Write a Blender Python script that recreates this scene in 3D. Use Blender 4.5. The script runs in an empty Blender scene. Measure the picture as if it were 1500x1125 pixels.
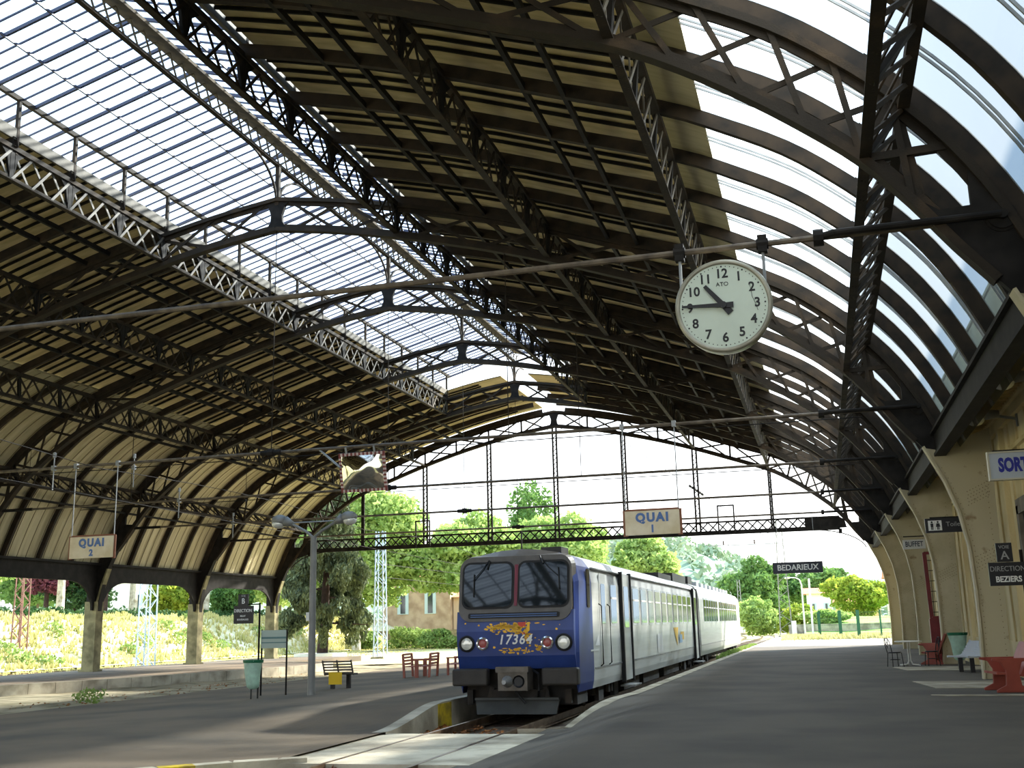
import bpy, math, random
import numpy as np
from mathutils import Vector, Matrix
random.seed(7); rng = np.random.default_rng(7)
C = bpy.context.scene.collection
PI = math.pi

# ------------------------------------------------------------------ camera, sky, sun, exposure
cam_d = bpy.data.cameras.new('camera'); cam = bpy.data.objects.new('camera', cam_d); C.objects.link(cam)
cam_d.sensor_width = 36.0; cam_d.lens = 1593.0 / 1500 * 36; cam_d.clip_start = 0.1; cam_d.clip_end = 3000
_f, _vx, _vy, _roll = 1593.0, 1207.6 - 750, 906.6 - 562.5, 0.024
_Y = Vector((_vx, _vy, _f)).normalized(); _h = Vector((1, -_roll, 0))
_up = _Y.cross(_h).normalized()
if _up.y > 0: _up = -_up
_X = _Y.cross(_up)
if _X.x < 0: _X = -_X
RR = Matrix((_X, _Y, _up))                      # camera (right, down, forward) -> world
c0, c1, c2 = RR.col[0], RR.col[1], RR.col[2]
M = Matrix(((c0[0], -c1[0], -c2[0], 0), (c0[1], -c1[1], -c2[1], 0), (c0[2], -c1[2], -c2[2], 1.6), (0, 0, 0, 1)))
cam.matrix_world = M
bpy.context.scene.camera = cam

world = bpy.data.worlds.new('sky'); bpy.context.scene.world = world; world.use_nodes = True
nt = world.node_tree; nt.nodes.clear()
wo = nt.nodes.new('ShaderNodeOutputWorld'); bg = nt.nodes.new('ShaderNodeBackground')
tc = nt.nodes.new('ShaderNodeTexCoord'); sep = nt.nodes.new('ShaderNodeSeparateXYZ'); rp = nt.nodes.new('ShaderNodeValToRGB')
nz = nt.nodes.new('ShaderNodeTexNoise'); nz.inputs['Scale'].default_value = 2.2; nz.inputs['Detail'].default_value = 4
mx = nt.nodes.new('ShaderNodeMath'); mx.operation = 'MULTIPLY_ADD'; mx.inputs[1].default_value = 0.25
nt.links.new(tc.outputs['Generated'], sep.inputs[0]); nt.links.new(tc.outputs['Generated'], nz.inputs['Vector'])
nt.links.new(nz.outputs['Fac'], mx.inputs[0]); nt.links.new(sep.outputs['Z'], mx.inputs[2])
nt.links.new(mx.outputs[0], rp.inputs['Fac'])
rp.color_ramp.elements[0].position = 0.1; rp.color_ramp.elements[0].color = (1.0, 0.98, 0.94, 1)
rp.color_ramp.elements[1].position = 0.75; rp.color_ramp.elements[1].color = (0.50, 0.72, 0.98, 1)
nt.links.new(rp.outputs[0], bg.inputs['Color']); bg.inputs['Strength'].default_value = 1.8
nt.links.new(bg.outputs[0], wo.inputs['Surface'])

sun_d = bpy.data.lights.new('sun', 'SUN'); sun = bpy.data.objects.new('sun', sun_d); C.objects.link(sun)
sun_d.energy = 10; sun_d.angle = math.radians(2.5); sun_d.color = (1.0, 0.95, 0.84)
sun.rotation_euler = Vector((0.85, 1.3, 1.0)).to_track_quat('Z', 'Y').to_euler()
sun.location = (40, 60, 60)
vs = bpy.context.scene.view_settings
vs.view_transform = 'Standard'; vs.look = 'None'; vs.gamma = 1; vs.use_curve_mapping = False; vs.exposure = 0.75

# ------------------------------------------------------------------ materials
def lin(c): return tuple((v / 255 / 12.92 if v / 255 <= .04045 else ((v / 255 + .055) / 1.055) ** 2.4) for v in c)
def mat(name, col, rough=.6, metal=0, var=0.0, scale=3.0, col2=None, bump=0.0, bscale=30.0, spec=.4, lo=.4, hi=.65, detail=5, stretch=None, transl=0.0):
    m = bpy.data.materials.new(name); m.use_nodes = True; n = m.node_tree; b = n.nodes['Principled BSDF']
    col = lin(col); b.inputs['Roughness'].default_value = rough; b.inputs['Metallic'].default_value = metal
    b.inputs['Specular IOR Level'].default_value = spec
    b.inputs['Base Color'].default_value = (*col, 1)
    g = n.nodes.new('ShaderNodeTexCoord'); src = g.outputs['Object']
    if stretch:
        mp = n.nodes.new('ShaderNodeMapping'); mp.inputs['Scale'].default_value = stretch; n.links.new(src, mp.inputs[0]); src = mp.outputs[0]
    if col2 is not None or var:
        t = n.nodes.new('ShaderNodeTexNoise'); t.inputs['Scale'].default_value = scale; t.inputs['Detail'].default_value = detail
        n.links.new(src, t.inputs['Vector'])
        r = n.nodes.new('ShaderNodeValToRGB'); e = r.color_ramp.elements
        e[0].position = lo; e[1].position = hi
        c2_ = lin(col2) if col2 is not None else tuple(min(1, v * (1 + var)) for v in col)
        c1_ = col if col2 is not None else tuple(v * (1 - var) for v in col)
        e[0].color = (*c1_, 1); e[1].color = (*c2_, 1)
        n.links.new(t.outputs['Fac'], r.inputs['Fac']); n.links.new(r.outputs[0], b.inputs['Base Color'])
        if transl:
            tr = n.nodes.new('ShaderNodeBsdfTranslucent'); ms = n.nodes.new('ShaderNodeMixShader'); ms.inputs[0].default_value = transl
            n.links.new(r.outputs[0], tr.inputs[0]); n.links.new(b.outputs[0], ms.inputs[1]); n.links.new(tr.outputs[0], ms.inputs[2])
            n.links.new(ms.outputs[0], n.nodes['Material Output'].inputs[0])
    if bump:
        t2 = n.nodes.new('ShaderNodeTexNoise'); t2.inputs['Scale'].default_value = bscale; t2.inputs['Detail'].default_value = 4
        n.links.new(src, t2.inputs['Vector'])
        bp = n.nodes.new('ShaderNodeBump'); bp.inputs['Strength'].default_value = bump; bp.inputs['Distance'].default_value = .03
        n.links.new(t2.outputs['Fac'], bp.inputs['Height']); n.links.new(bp.outputs[0], b.inputs['Normal'])
    return m
def glassy(name, tint, transp, gloss=.1, transl=0.0, rough=.05):
    m = bpy.data.materials.new(name); m.use_nodes = True; n = m.node_tree; n.nodes.clear()
    o = n.nodes.new('ShaderNodeOutputMaterial'); tr = n.nodes.new('ShaderNodeBsdfTransparent'); tr.inputs[0].default_value = (*tint, 1)
    df = n.nodes.new('ShaderNodeBsdfTranslucent'); df.inputs[0].default_value = (.95, .95, .9, 1)
    gl = n.nodes.new('ShaderNodeBsdfGlossy'); gl.inputs['Roughness'].default_value = rough; gl.inputs[0].default_value = (.9, .95, 1, 1)
    a = n.nodes.new('ShaderNodeMixShader'); a.inputs[0].default_value = 1 - transp
    b = n.nodes.new('ShaderNodeMixShader'); b.inputs[0].default_value = gloss
    if transl > 0:
        n.links.new(tr.outputs[0], a.inputs[1]); n.links.new(df.outputs[0], a.inputs[2]); s = a.outputs[0]
    else: s = tr.outputs[0]
    n.links.new(s, b.inputs[1]); n.links.new(gl.outputs[0], b.inputs[2]); n.links.new(b.outputs[0], o.inputs[0])
    return m
IRON = mat('weathered dark iron', (48, 42, 35), .75, .0, col2=(74, 60, 45), scale=1.7, lo=.5, hi=.75, bump=.2, spec=.15)
IRON2 = mat('dark painted iron', (34, 31, 28), .7, .0, var=.35, scale=2.5, spec=.15)
IRONG = mat('grey and sunlit lattice iron', (98, 92, 80), .6, 0, col2=(64, 58, 50), scale=2.0)
RUSTY = mat('rust streaked iron', (62, 52, 42), .75, 0, col2=(42, 38, 34), scale=2.2, spec=.15)
STEEL = mat('galvanised steel', (150, 152, 152), .45, .4, var=.15)
BOARD = mat('beige roof boarding', (212, 192, 146), .8, 0, col2=(176, 156, 112), scale=1.2, stretch=(1, 4, 1), lo=.35, hi=.75)
PANEL = mat('beige corrugated panel', (198, 186, 150), .7, 0, col2=(172, 160, 124), scale=.8, stretch=(1, 6, .3), lo=.35, hi=.7)
PIER = mat('peeling beige paint on iron', (196, 186, 156), .65, 0, col2=(178, 168, 136), scale=1.4, bump=.15)
PIERD = mat('rust spotted beige paint', (190, 180, 148), .7, 0, col2=(130, 100, 68), scale=3.5, lo=.62, hi=.8)
OLIVE = mat('olive weathered stone pier', (146, 138, 100), .8, 0, col2=(104, 98, 68), scale=2.0, bump=.3)
WALL = mat('yellowed plaster wall', (222, 206, 160), .85, 0, col2=(196, 176, 126), scale=.9, bump=.2, stretch=(1, 1, .4))
STONE = mat('grey door surround', (120, 112, 96), .8, 0, var=.2)
DARKDOOR = mat('dark green door', (28, 34, 28), .4)
ASPH = mat('worn asphalt', (91, 85, 76), .9, 0, col2=(73, 69, 63), scale=.45, bump=.25, bscale=60, detail=8)
ASPH2 = mat('brown asphalt with sunlit tone', (118, 103, 84), .9, 0, col2=(88, 80, 68), scale=.35, bump=.25, bscale=60, detail=8)  # lighter and browner than ASPH: warm sunlight is in the base colour
CONC = mat('pale concrete', (178, 170, 150), .85, 0, col2=(128, 120, 102), scale=1.4, bump=.3)
CONCW = mat('lighter concrete', (196, 188, 168), .85, 0, col2=(150, 142, 124), scale=1.2, bump=.3)  # a lighter tone of the pale concrete
YPAINT = mat('worn yellow kerb paint', (206, 178, 40), .7, 0, col2=(120, 104, 50), scale=3)
BALL = mat('stone ballast', (120, 108, 92), .95, 0, col2=(80, 70, 58), scale=9, bump=1, bscale=25)
DIRT = mat('dusty dirt', (170, 158, 130), .95, 0, col2=(120, 112, 84), scale=1.2, bump=.5)
GRASSG = mat('dry yellow grass field', (216, 206, 150), .95, 0, col2=(186, 180, 116), scale=.35, bump=.6, bscale=6, detail=8)
BANKM = mat('grassy bank with pale rubble', (218, 208, 176), .95, 0, col2=(170, 164, 112), scale=.5, bump=.8, bscale=4, detail=9)
BLADE = mat('grass blades', (214, 204, 146), .9, 0, col2=(172, 172, 104), scale=.6, transl=.35)
WEED = mat('green weeds', (150, 172, 96), .9, 0, col2=(108, 138, 66), scale=1.5, transl=.35)
LEAFL = mat('light green leaves', (190, 208, 128), .8, 0, col2=(132, 162, 82), scale=.6, transl=.45, lo=.35, hi=.65)
LEAFM = mat('mid green leaves', (122, 156, 84), .8, 0, col2=(80, 118, 58), scale=.5, transl=.35)
LEAFD = mat('dark green leaves', (70, 104, 54), .8, 0, col2=(40, 70, 36), scale=.7, transl=.2)
LEAFC = mat('grey green cedar needles', (112, 122, 84), .85, 0, col2=(60, 72, 50), scale=.9, transl=.15)
LEAFP = mat('purple leaves', (140, 78, 90), .8, 0, col2=(84, 44, 56), scale=1, transl=.3)
LEAFY = mat('yellow green leaves', (176, 186, 74), .8, 0, col2=(130, 156, 56), scale=.8, transl=.45)
LEAFB = mat('dry fallen leaves', (170, 116, 66), .85, 0, col2=(120, 68, 40), scale=6, transl=.2)
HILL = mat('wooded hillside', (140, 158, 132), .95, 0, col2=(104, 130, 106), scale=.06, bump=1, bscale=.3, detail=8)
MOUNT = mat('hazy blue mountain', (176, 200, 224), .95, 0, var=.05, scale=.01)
BARK = mat('grey bark', (130, 118, 98), .9, 0, col2=(90, 78, 62), scale=4)
BARKW = mat('pale plane bark', (214, 206, 186), .9, 0, col2=(160, 148, 124), scale=2.5)
BARKD = mat('dark bark', (62, 46, 38), .9, 0, var=.3)
SKYL = glassy('translucent roof sheet', (.86, .93, 1.0), .48, gloss=.06, transl=1, rough=.25)
SKYL2 = glassy('roof sheet tinted as shaded', (.15, .195, .24), .88, gloss=.08, transl=1, rough=.3)  # tint dims the sky so the lower sheets look out of the sun
GLASS = glassy('lantern glass', (.86, .93, 1.0), .85, gloss=.04)
WHITE = mat('white enamel', (226, 224, 214), .5, 0, var=.06)
DIAL = mat('milky clock dial', (196, 206, 190), .35, 0, var=.04, scale=2)
BLACK = mat('black paint', (20, 20, 22), .45)
SIGNW = mat('faded cream sign', (222, 208, 178), .6, 0, col2=(206, 188, 150), scale=2.5)
SIGNB = mat('faded blue letters', (84, 112, 160), .6)
SIGNB2 = mat('strong blue letters', (36, 44, 140), .5)
SIGNK = mat('black sign enamel', (22, 23, 28), .35)
SIGNN = mat('navy enamel', (34, 40, 54), .35)
LETW = mat('white letters', (226, 226, 222), .5)
LETG = mat('grey letters', (150, 150, 150), .5)
RED = mat('dark red paint', (112, 30, 34), .45, 0, var=.15)
REDB = mat('terracotta plastic', (150, 72, 58), .5, 0, var=.1)
REDD = mat('faded red brown bench slats', (160, 92, 76), .6, 0, var=.15)
GREENB = mat('pale green plastic bag', (186, 216, 194), .35, 0, var=.12, scale=5, transl=.25)
GREEND = mat('green bin rim', (32, 104, 70), .5)
GREENF = mat('green fence steel', (34, 92, 62), .5)
YEL = mat('yellow notice', (226, 186, 20), .5)
TBLUE = mat('train blue paint', (42, 62, 122), .32, 0, var=.12, scale=2)
TGREY = mat('train charcoal surround', (88, 84, 80), .4, 0, var=.15, scale=3)
TSILV = mat('ribbed stainless side', (206, 208, 204), .38, .3, var=.08, scale=1, stretch=(1, .2, 6))
TROOF = mat('silver train roof', (206, 210, 214), .35, .3, var=.1)
TDARK = mat('grimy underframe', (34, 31, 28), .8, 0, col2=(56, 48, 40), scale=3)
TBUF = mat('dark buffer beam', (48, 44, 40), .6, 0, var=.2)
TPLOW = mat('grey snow plough', (58, 60, 58), .6, 0, var=.2)
TWIN = mat('train window glass', (60, 66, 70), .08, 0, spec=.9)
TSCR = mat('dark windscreen glass', (20, 28, 32), .03, 0, spec=.6)
TGRN = mat('green tinted interior', (58, 86, 78), .4)
RUB = mat('black rubber', (16, 16, 17), .6)
CHROME = mat('chrome lamp', (220, 220, 224), .15, .9)
TRED = mat('maroon pillar', (112, 34, 52), .4)
LENS = mat('lamp glass', (214, 214, 206), .1, .2)
LENR = mat('red tail lens', (150, 70, 66), .25)
ORNG = mat('orange yellow decal', (238, 190, 70), .5)
PASTB = mat('pale blue decal', (160, 196, 226), .5)
MIRR = mat('convex mirror', (200, 195, 185), .06, 1.0)
ROOFT = mat('terracotta roof tile', (196, 128, 96), .85, 0, var=.12)
HOUSEM = mat('weathered stone house wall', (190, 164, 138), .9, 0, col2=(160, 132, 108), scale=.8)
HOUSEW = mat('white rendered house', (238, 236, 226), .9)
SHUT = mat('pale shutter', (190, 206, 208), .7)
RAILM = mat('worn rail steel', (130, 112, 92), .35, .6, col2=(84, 60, 44), scale=3)
MASTB = mat('pale blue painted steel', (176, 196, 216), .5, 0, var=.1)
LAMPG = mat('grey street lamp metal', (128, 128, 124), .5, .2, var=.1)
PEEL = mat('yellow paint exposed by peeling', (230, 176, 40), .5, 0, var=.1)
PEELR = mat('red warning label', (190, 60, 40), .5)

# ------------------------------------------------------------------ mesh builder
class MB:
    def __init__(s): s.v = []; s.f = []; s.m = []
    def add(s, vs, fs, mi=0):
        o = len(s.v); s.v.extend([tuple(v) for v in vs]); s.f.extend([tuple(i + o for i in f) for f in fs]); s.m.extend([mi] * len(fs)); return s
    def box(s, x0, x1, y0, y1, z0, z1, mi=0):
        return s.add([(x0, y0, z0), (x1, y0, z0), (x1, y1, z0), (x0, y1, z0), (x0, y0, z1), (x1, y0, z1), (x1, y1, z1), (x0, y1, z1)],
                     [(0, 3, 2, 1), (4, 5, 6, 7), (0, 1, 5, 4), (1, 2, 6, 5), (2, 3, 7, 6), (3, 0, 4, 7)], mi)
    def bar(s, p, q, w, h=None, up=(0, 1, 0), mi=0):
        h = h or w; p = Vector(p); q = Vector(q); d = q - p
        if d.length < 1e-6: return s
        d.normalize(); u = Vector(up)
        if abs(d.dot(u)) > .98: u = Vector((1, 0, 0)) if abs(d.x) < .9 else Vector((0, 0, 1))
        a = d.cross(u).normalized(); b = a.cross(d).normalized(); a *= h / 2; b *= w / 2   # w along up, h across
        return s.add([p - a - b, p + a - b, p + a + b, p - a + b, q - a - b, q + a - b, q + a + b, q - a + b],
                     [(0, 1, 2, 3), (7, 6, 5, 4), (0, 4, 5, 1), (1, 5, 6, 2), (2, 6, 7, 3), (3, 7, 4, 0)], mi)
    def tube(s, pts, r, n=8, mi=0, cap=True):
        pts = [Vector(p) for p in pts]; rs = r if isinstance(r, (list, tuple)) else [r] * len(pts); rings = []
        ref = None
        for i, p in enumerate(pts):
            d = (pts[min(i + 1, len(pts) - 1)] - pts[max(i - 1, 0)]).normalized()
            if ref is None: ref = Vector((0, 0, 1)) if abs(d.z) < .9 else Vector((1, 0, 0))
            a = d.cross(ref).normalized(); b = d.cross(a).normalized(); ref = -(d.cross(a)).cross(d).cross(d) if False else ref
            rings.append([p + (a * math.cos(2 * PI * k / n) + b * math.sin(2 * PI * k / n)) * rs[i] for k in range(n)])
        o = [v for r_ in rings for v in r_]; fs = []
        for i in range(len(pts) - 1):
            for k in range(n):
                k2 = (k + 1) % n; fs.append((i * n + k, i * n + k2, (i + 1) * n + k2, (i + 1) * n + k))
        if cap: fs.append(tuple(range(n))[::-1]); fs.append(tuple((len(pts) - 1) * n + k for k in range(n)))
        return s.add(o, fs, mi)
    def prism(s, pts, vec, mi=0):
        n = len(pts); vec = Vector(vec); a = [Vector(p) for p in pts]; b = [p + vec for p in a]
        return s.add(a + b, [tuple(range(n))[::-1], tuple(range(n, 2 * n))] + [(i, (i + 1) % n, n + (i + 1) % n, n + i) for i in range(n)], mi)
    def lathe(s, prof, c, axis='Z', n=24, mi=0):
        o = []; fs = []
        for (r, h) in prof:
            for k in range(n):
                a = 2 * PI * k / n; x, y = r * math.cos(a), r * math.sin(a)
                o.append({'Z': (c[0] + x, c[1] + y, c[2] + h), 'Y': (c[0] + x, c[1] + h, c[2] + y), 'X': (c[0] + h, c[1] + x, c[2] + y)}[axis])
        for i in range(len(prof) - 1):
            for k in range(n):
                k2 = (k + 1) % n; fs.append((i * n + k, i * n + k2, (i + 1) * n + k2, (i + 1) * n + k))
        return s.add(o, fs, mi)
    def sph(s, c, r, mi=0, n=12, m=8, sc=(1, 1, 1)):
        o = []; fs = []
        for i in range(m + 1):
            t = PI * i / m
            for k in range(n):
                a = 2 * PI * k / n; o.append((c[0] + r * sc[0] * math.sin(t) * math.cos(a), c[1] + r * sc[1] * math.sin(t) * math.sin(a), c[2] + r * sc[2] * math.cos(t)))
        for i in range(m):
            for k in range(n):
                k2 = (k + 1) % n; fs.append((i * n + k, (i + 1) * n + k, (i + 1) * n + k2, i * n + k2))
        return s.add(o, fs, mi)
    def grid(s, xs, ys, zf, mi=0):
        o = [(x, y, zf(x, y)) for y in ys for x in xs]; nx = len(xs); fs = []
        for j in range(len(ys) - 1):
            for i in range(nx - 1): fs.append((j * nx + i, j * nx + i + 1, (j + 1) * nx + i + 1, (j + 1) * nx + i))
        return s.add(o, fs, mi)
    def build(s, name, mats, parent=None, smooth=False, fixn=True, org=None):
        me = bpy.data.meshes.new(name)
        vs = s.v
        if org is not None and parent is None: vs = [(a - org[0], b - org[1], c - org[2]) for a, b, c in vs]
        elif parent is not None and parent_loc(parent) is not None:
            L = parent_loc(parent); vs = [(a - L[0], b - L[1], c - L[2]) for a, b, c in vs]
        me.from_pydata(vs, [], s.f)
        if not isinstance(mats, (list, tuple)): mats = [mats]
        for m in mats: me.materials.append(m)
        me.polygons.foreach_set('material_index', s.m)
        if smooth: me.polygons.foreach_set('use_smooth', [True] * len(me.polygons))
        if fixn:
            import bmesh
            b = bmesh.new(); b.from_mesh(me); bmesh.ops.recalc_face_normals(b, faces=b.faces); b.to_mesh(me); b.free()
        me.update()
        o = bpy.data.objects.new(name, me); C.objects.link(o)
        if org is not None and parent is None: o.location = org
        if parent is not None: o.parent = parent
        return o
def parent_loc(p):
    L = Vector((0, 0, 0)); q = p
    while q is not None: L = L + q.location; q = q.parent
    return L
def tag(o, label=None, cat=None, group=None, kind=None):
    if label: o['label'] = label
    if cat: o['category'] = cat
    if group: o['group'] = group
    if kind: o['kind'] = kind
    return o
def thing(name, loc, label, cat, group=None):
    o = bpy.data.objects.new(name, None); C.objects.link(o); o.location = loc; o.empty_display_size = .2
    return tag(o, label, cat, group)
def struct(mb, name, m, label=None, cat=None, **k):
    o = mb.build(name, m, **k); o['kind'] = 'structure'
    if label: tag(o, label, cat)
    return o
def copy_tree(o, parent=None):
    c = o.copy(); C.objects.link(c)
    if parent is not None: c.parent = parent
    for ch in list(o.children): copy_tree(ch, c)
    return c
def text(name, s, h, x, y, z, m, parent=None, sx=1.0, bold=0.0, depth=.006, face='-Y', rot=0.0, spacing=1.0, align='CENTER'):
    cu = bpy.data.curves.new('t', 'FONT'); cu.body = s; cu.size = 1.0; cu.align_x = align; cu.align_y = 'CENTER'; cu.extrude = depth / h / 2; cu.offset = bold; cu.resolution_u = 3; cu.space_character = spacing
    t = bpy.data.objects.new('t', cu); C.objects.link(t); dg = bpy.context.evaluated_depsgraph_get(); dg.update()
    me = bpy.data.meshes.new_from_object(t.evaluated_get(dg)); bpy.data.objects.remove(t); bpy.data.curves.remove(cu)
    me.name = name
    v = np.array([p.co[:] for p in me.vertices])
    hh = 0.72; v = v / hh * h; v[:, 0] *= sx
    ca, sa = math.cos(rot), math.sin(rot); X = v[:, 0] * ca - v[:, 1] * sa; Z = v[:, 0] * sa + v[:, 1] * ca
    L = parent_loc(parent) if parent is not None else Vector((0, 0, 0))
    for i, p in enumerate(me.vertices):
        if face == '-Y': p.co = (X[i] + x - L.x, y - v[i, 2] - L.y, Z[i] + z - L.z)
        elif face == '+X': p.co = (x + v[i, 2] - L.x, X[i] + y - L.y, Z[i] + z - L.z)
    me.materials.clear(); me.materials.append(m)
    o = bpy.data.objects.new(name, me); C.objects.link(o)
    if parent is not None: o.parent = parent
    return o

# ------------------------------------------------------------------ hall section
CX = -16.6                                       # x of the hall axis
I_ = [(0, 14.75), (2.3, 14.4), (4.65, 13.9), (7, 13.3), (9.3, 12.6), (11.6, 11.8), (13.8, 11.0), (15.05, 10.35), (16.1, 9.65), (16.95, 9.0), (17.7, 8.35), (18.35, 7.6), (18.9, 6.85), (19.55, 6.05)]
O_ = [(0, 15.8), (2.3, 15.45), (4.65, 14.95), (7, 14.35), (9.3, 13.65), (11.6, 12.85), (14.1, 12.0), (15.35, 11.4), (16.5, 10.75), (17.4, 10.05), (18.2, 9.3), (18.95, 8.4), (19.6, 7.3), (20.2, 5.9), (20.42, 5.3)]
PIER_IN = [(19.55, 6.08), (20.0, 5.12), (20.27, 4.29), (20.42, 3.38), (20.46, 2.32), (20.46, 1.27), (20.42, -.02)]
YF = [16.2, 31.1, 41.0, 50.95, 60.9, 70.8]; BAY = 2.4825
YR = [70.8 - BAY * k for k in range(0, 39)]
def ptx(side, p, y): return (CX + side * p[0], y, p[1])
def interp(tab, s):
    s = abs(s)
    for a, b in zip(tab, tab[1:]):
        if a[0] <= s <= b[0]: t = (s - a[0]) / (b[0] - a[0]); return a[1] + (b[1] - a[1]) * t
    return tab[-1][1]
def refine(tab, n=3):
    out = []; T = [Vector(t) for t in tab]
    for i in range(len(T) - 1):
        p0 = T[max(i - 1, 0)]; p1 = T[i]; p2 = T[i + 1]; p3 = T[min(i + 2, len(T) - 1)]
        if i == 0: p0 = 2 * p1 - p2
        for k in range(n):
            t = k / n; out.append(tuple(.5 * (2 * p1 + (p2 - p0) * t + (2 * p0 - 5 * p1 + 4 * p2 - p3) * t * t + (3 * p1 - p0 - 3 * p2 + p3) * t ** 3)))
    out.append(tuple(T[-1])); return out
IF, OF = refine(I_), refine(O_)
def offset(tab, d):
    out = []
    for i, p in enumerate(tab):
        a = Vector(tab[max(i - 1, 0)]); b = Vector(tab[min(i + 1, len(tab) - 1)]); t = (b - a).normalized(); n = Vector((-t.y, t.x))
        if n.y < 0 or (abs(n.y) < .3 and n.x < 0): n = -n
        out.append((p[0] + n.x * d, p[1] + n.y * d))
    return out
def chord(mb, tab, y, w, h, side, mi=0):
    # flat bar swept along the profile
    lo, hi = offset(tab, -h / 2), offset(tab, h / 2); n = len(tab); vs = []
    for yy in (y - w / 2, y + w / 2):
        vs += [ptx(side, p, yy) for p in lo] + [ptx(side, p, yy) for p in hi]
    fs = []
    for i in range(n - 1):
        fs += [(i, i + 1, n + i + 1, n + i), (2 * n + i, 3 * n + i, 3 * n + i + 1, 2 * n + i + 1), (i, 2 * n + i, 2 * n + i + 1, i + 1), (n + i, n + i + 1, 3 * n + i + 1, 3 * n + i)]
    mb.add(vs, fs, mi)
# roof skins
def clipz(t, z): return [p for p in t if p[1] >= z]
def skin(mb, tab, y0, y1, th, side, mi=0):
    lo, hi = tab, offset(tab, th); n = len(tab)
    vs = [ptx(side, p, y0) for p in lo] + [ptx(side, p, y0) for p in hi] + [ptx(side, p, y1) for p in lo] + [ptx(side, p, y1) for p in hi]
    fs = []
    for i in range(n - 1): fs += [(i, i + 1, 2 * n + i + 1, 2 * n + i), (n + i, 3 * n + i, 3 * n + i + 1, n + i + 1)]
    fs += [(0, 2 * n, 3 * n, n), (n - 1, 2 * n - 1, 4 * n - 1, 3 * n - 1)]
    mb.add(vs, fs, mi)
def sub(tab, s0, s1, d):
    t = [p for p in offset(tab, d)]; out = []
    for a, b in zip(t, t[1:]):
        for s in (s0, s1):
            if a[0] <= s < b[0]:
                k = (s - a[0]) / (b[0] - a[0]); out.append((s, a[1] + (b[1] - a[1]) * k))
        if s0 < b[0] < s1: out.append(b)
    return sorted(out)
YN, YE = -24.0, 71.2
mb = MB()
skin(mb, sub(OF, 4.4, 14.25, .50), YN, YE, .06, -1); skin(mb, sub(OF, 4.4, 14.25, .50), YN, YE, .06, 1)
for sd in (-1, 1): skin(mb, sub(OF, 0.0, 4.4, .50), 60.9, YE, .06, sd)
for i in range(len(YR) - 1):                       # cross battens under the boards
    for k in range(1, 5):
        y = YR[i] - BAY * k / 5
        for sd in (-1, 1):
            chord(mb, sub(O_, 4.4, 14.2, .45), y, .06, .08, sd, 1)
            if YR[i] > 61.5: chord(mb, sub(O_, 0.05, 4.4, .45), y, .06, .08, sd, 1)
struct(mb, 'ceiling', [BOARD, IRON2])
# left haunch: corrugated panels, right haunch: translucent sheets
mb = MB(); tab = sub(refine(O_[5:], 3), 13.9, 99, .26)
lo = tab; ys = [YN + (YE - YN) * k / 390 for k in range(391)]; vs = []; n = len(lo)
hi = offset(lo, .035)
for j, y in enumerate(ys): vs += [ptx(-1, p, y) for p in (hi if j % 3 == 0 else lo)]
mb.add(vs, [(j * n + i, j * n + i + 1, (j + 1) * n + i + 1, (j + 1) * n + i) for j in range(390) for i in range(n - 1)])
skin(mb, offset(tab, .08), YN, YE, .03, -1)
for y in np.arange(YN + .3, YE, BAY / 4): chord(mb, offset(tab, -.01), y, .025, .02, -1, 1)
struct(mb, 'ceiling_panels', [PANEL, mat('panel seams', (120, 108, 80), .8)])
mb = MB(); skin(mb, sub(refine(O_[5:], 3), 13.9, 15.0, .30), YN, YE, .05, 1); struct(mb, 'ceiling_strip', PANEL)
mb = MB(); tab = clipz(sub(refine(O_[5:], 3), 15.0, 99, .30), 6.0)
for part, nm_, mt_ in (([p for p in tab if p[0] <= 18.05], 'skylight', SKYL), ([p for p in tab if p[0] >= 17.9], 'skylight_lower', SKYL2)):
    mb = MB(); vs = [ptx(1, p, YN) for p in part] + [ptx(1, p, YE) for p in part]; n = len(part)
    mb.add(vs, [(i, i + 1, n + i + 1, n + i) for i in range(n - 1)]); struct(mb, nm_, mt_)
mb = MB()                                          # sheet joints, two thin bars per panel
for i in range(len(YR) - 1):
    for d in (.46, .53): chord(mb, offset(tab, -.02), YR[i] - BAY * d, .03, .04, 1)
struct(mb, 'trim_1', STEEL)
# lantern glazing with bars
LZ = lambda s: 17.95 - .286 * abs(s)
mb = MB()
for sd in (-1, 1): mb.add([(CX, YN, LZ(0)), (CX + sd * 6.0, YN, LZ(6)), (CX + sd * 6.0, 61.6, LZ(6)), (CX, 61.6, LZ(0))], [(0, 1, 2, 3)])
struct(mb, 'skylight_lantern', GLASS, fixn=False)
mb = MB(); y = 61.6; k = 0
while y > YN:
    w, h = (.07, .10) if k % 3 == 0 else (.035, .05)
    for sd in (-1, 1): mb.bar((CX, y, LZ(0) - .1), (CX + sd * 6.05, y, LZ(6.05) - .1), w, h, up=(0, 1, 0))
    y -= BAY / 5; k += 1
for s in (-6.0, -2.8, -1.4, 1.4, 2.8, 6.0): mb.bar((CX + s, YN, LZ(s) - .17), (CX + s, 61.7, LZ(s) - .17), .07, .05, up=(0, 0, 1))
struct(mb, 'window_bars', mat('blue grey glazing bars', (58, 62, 84), .5))

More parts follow.
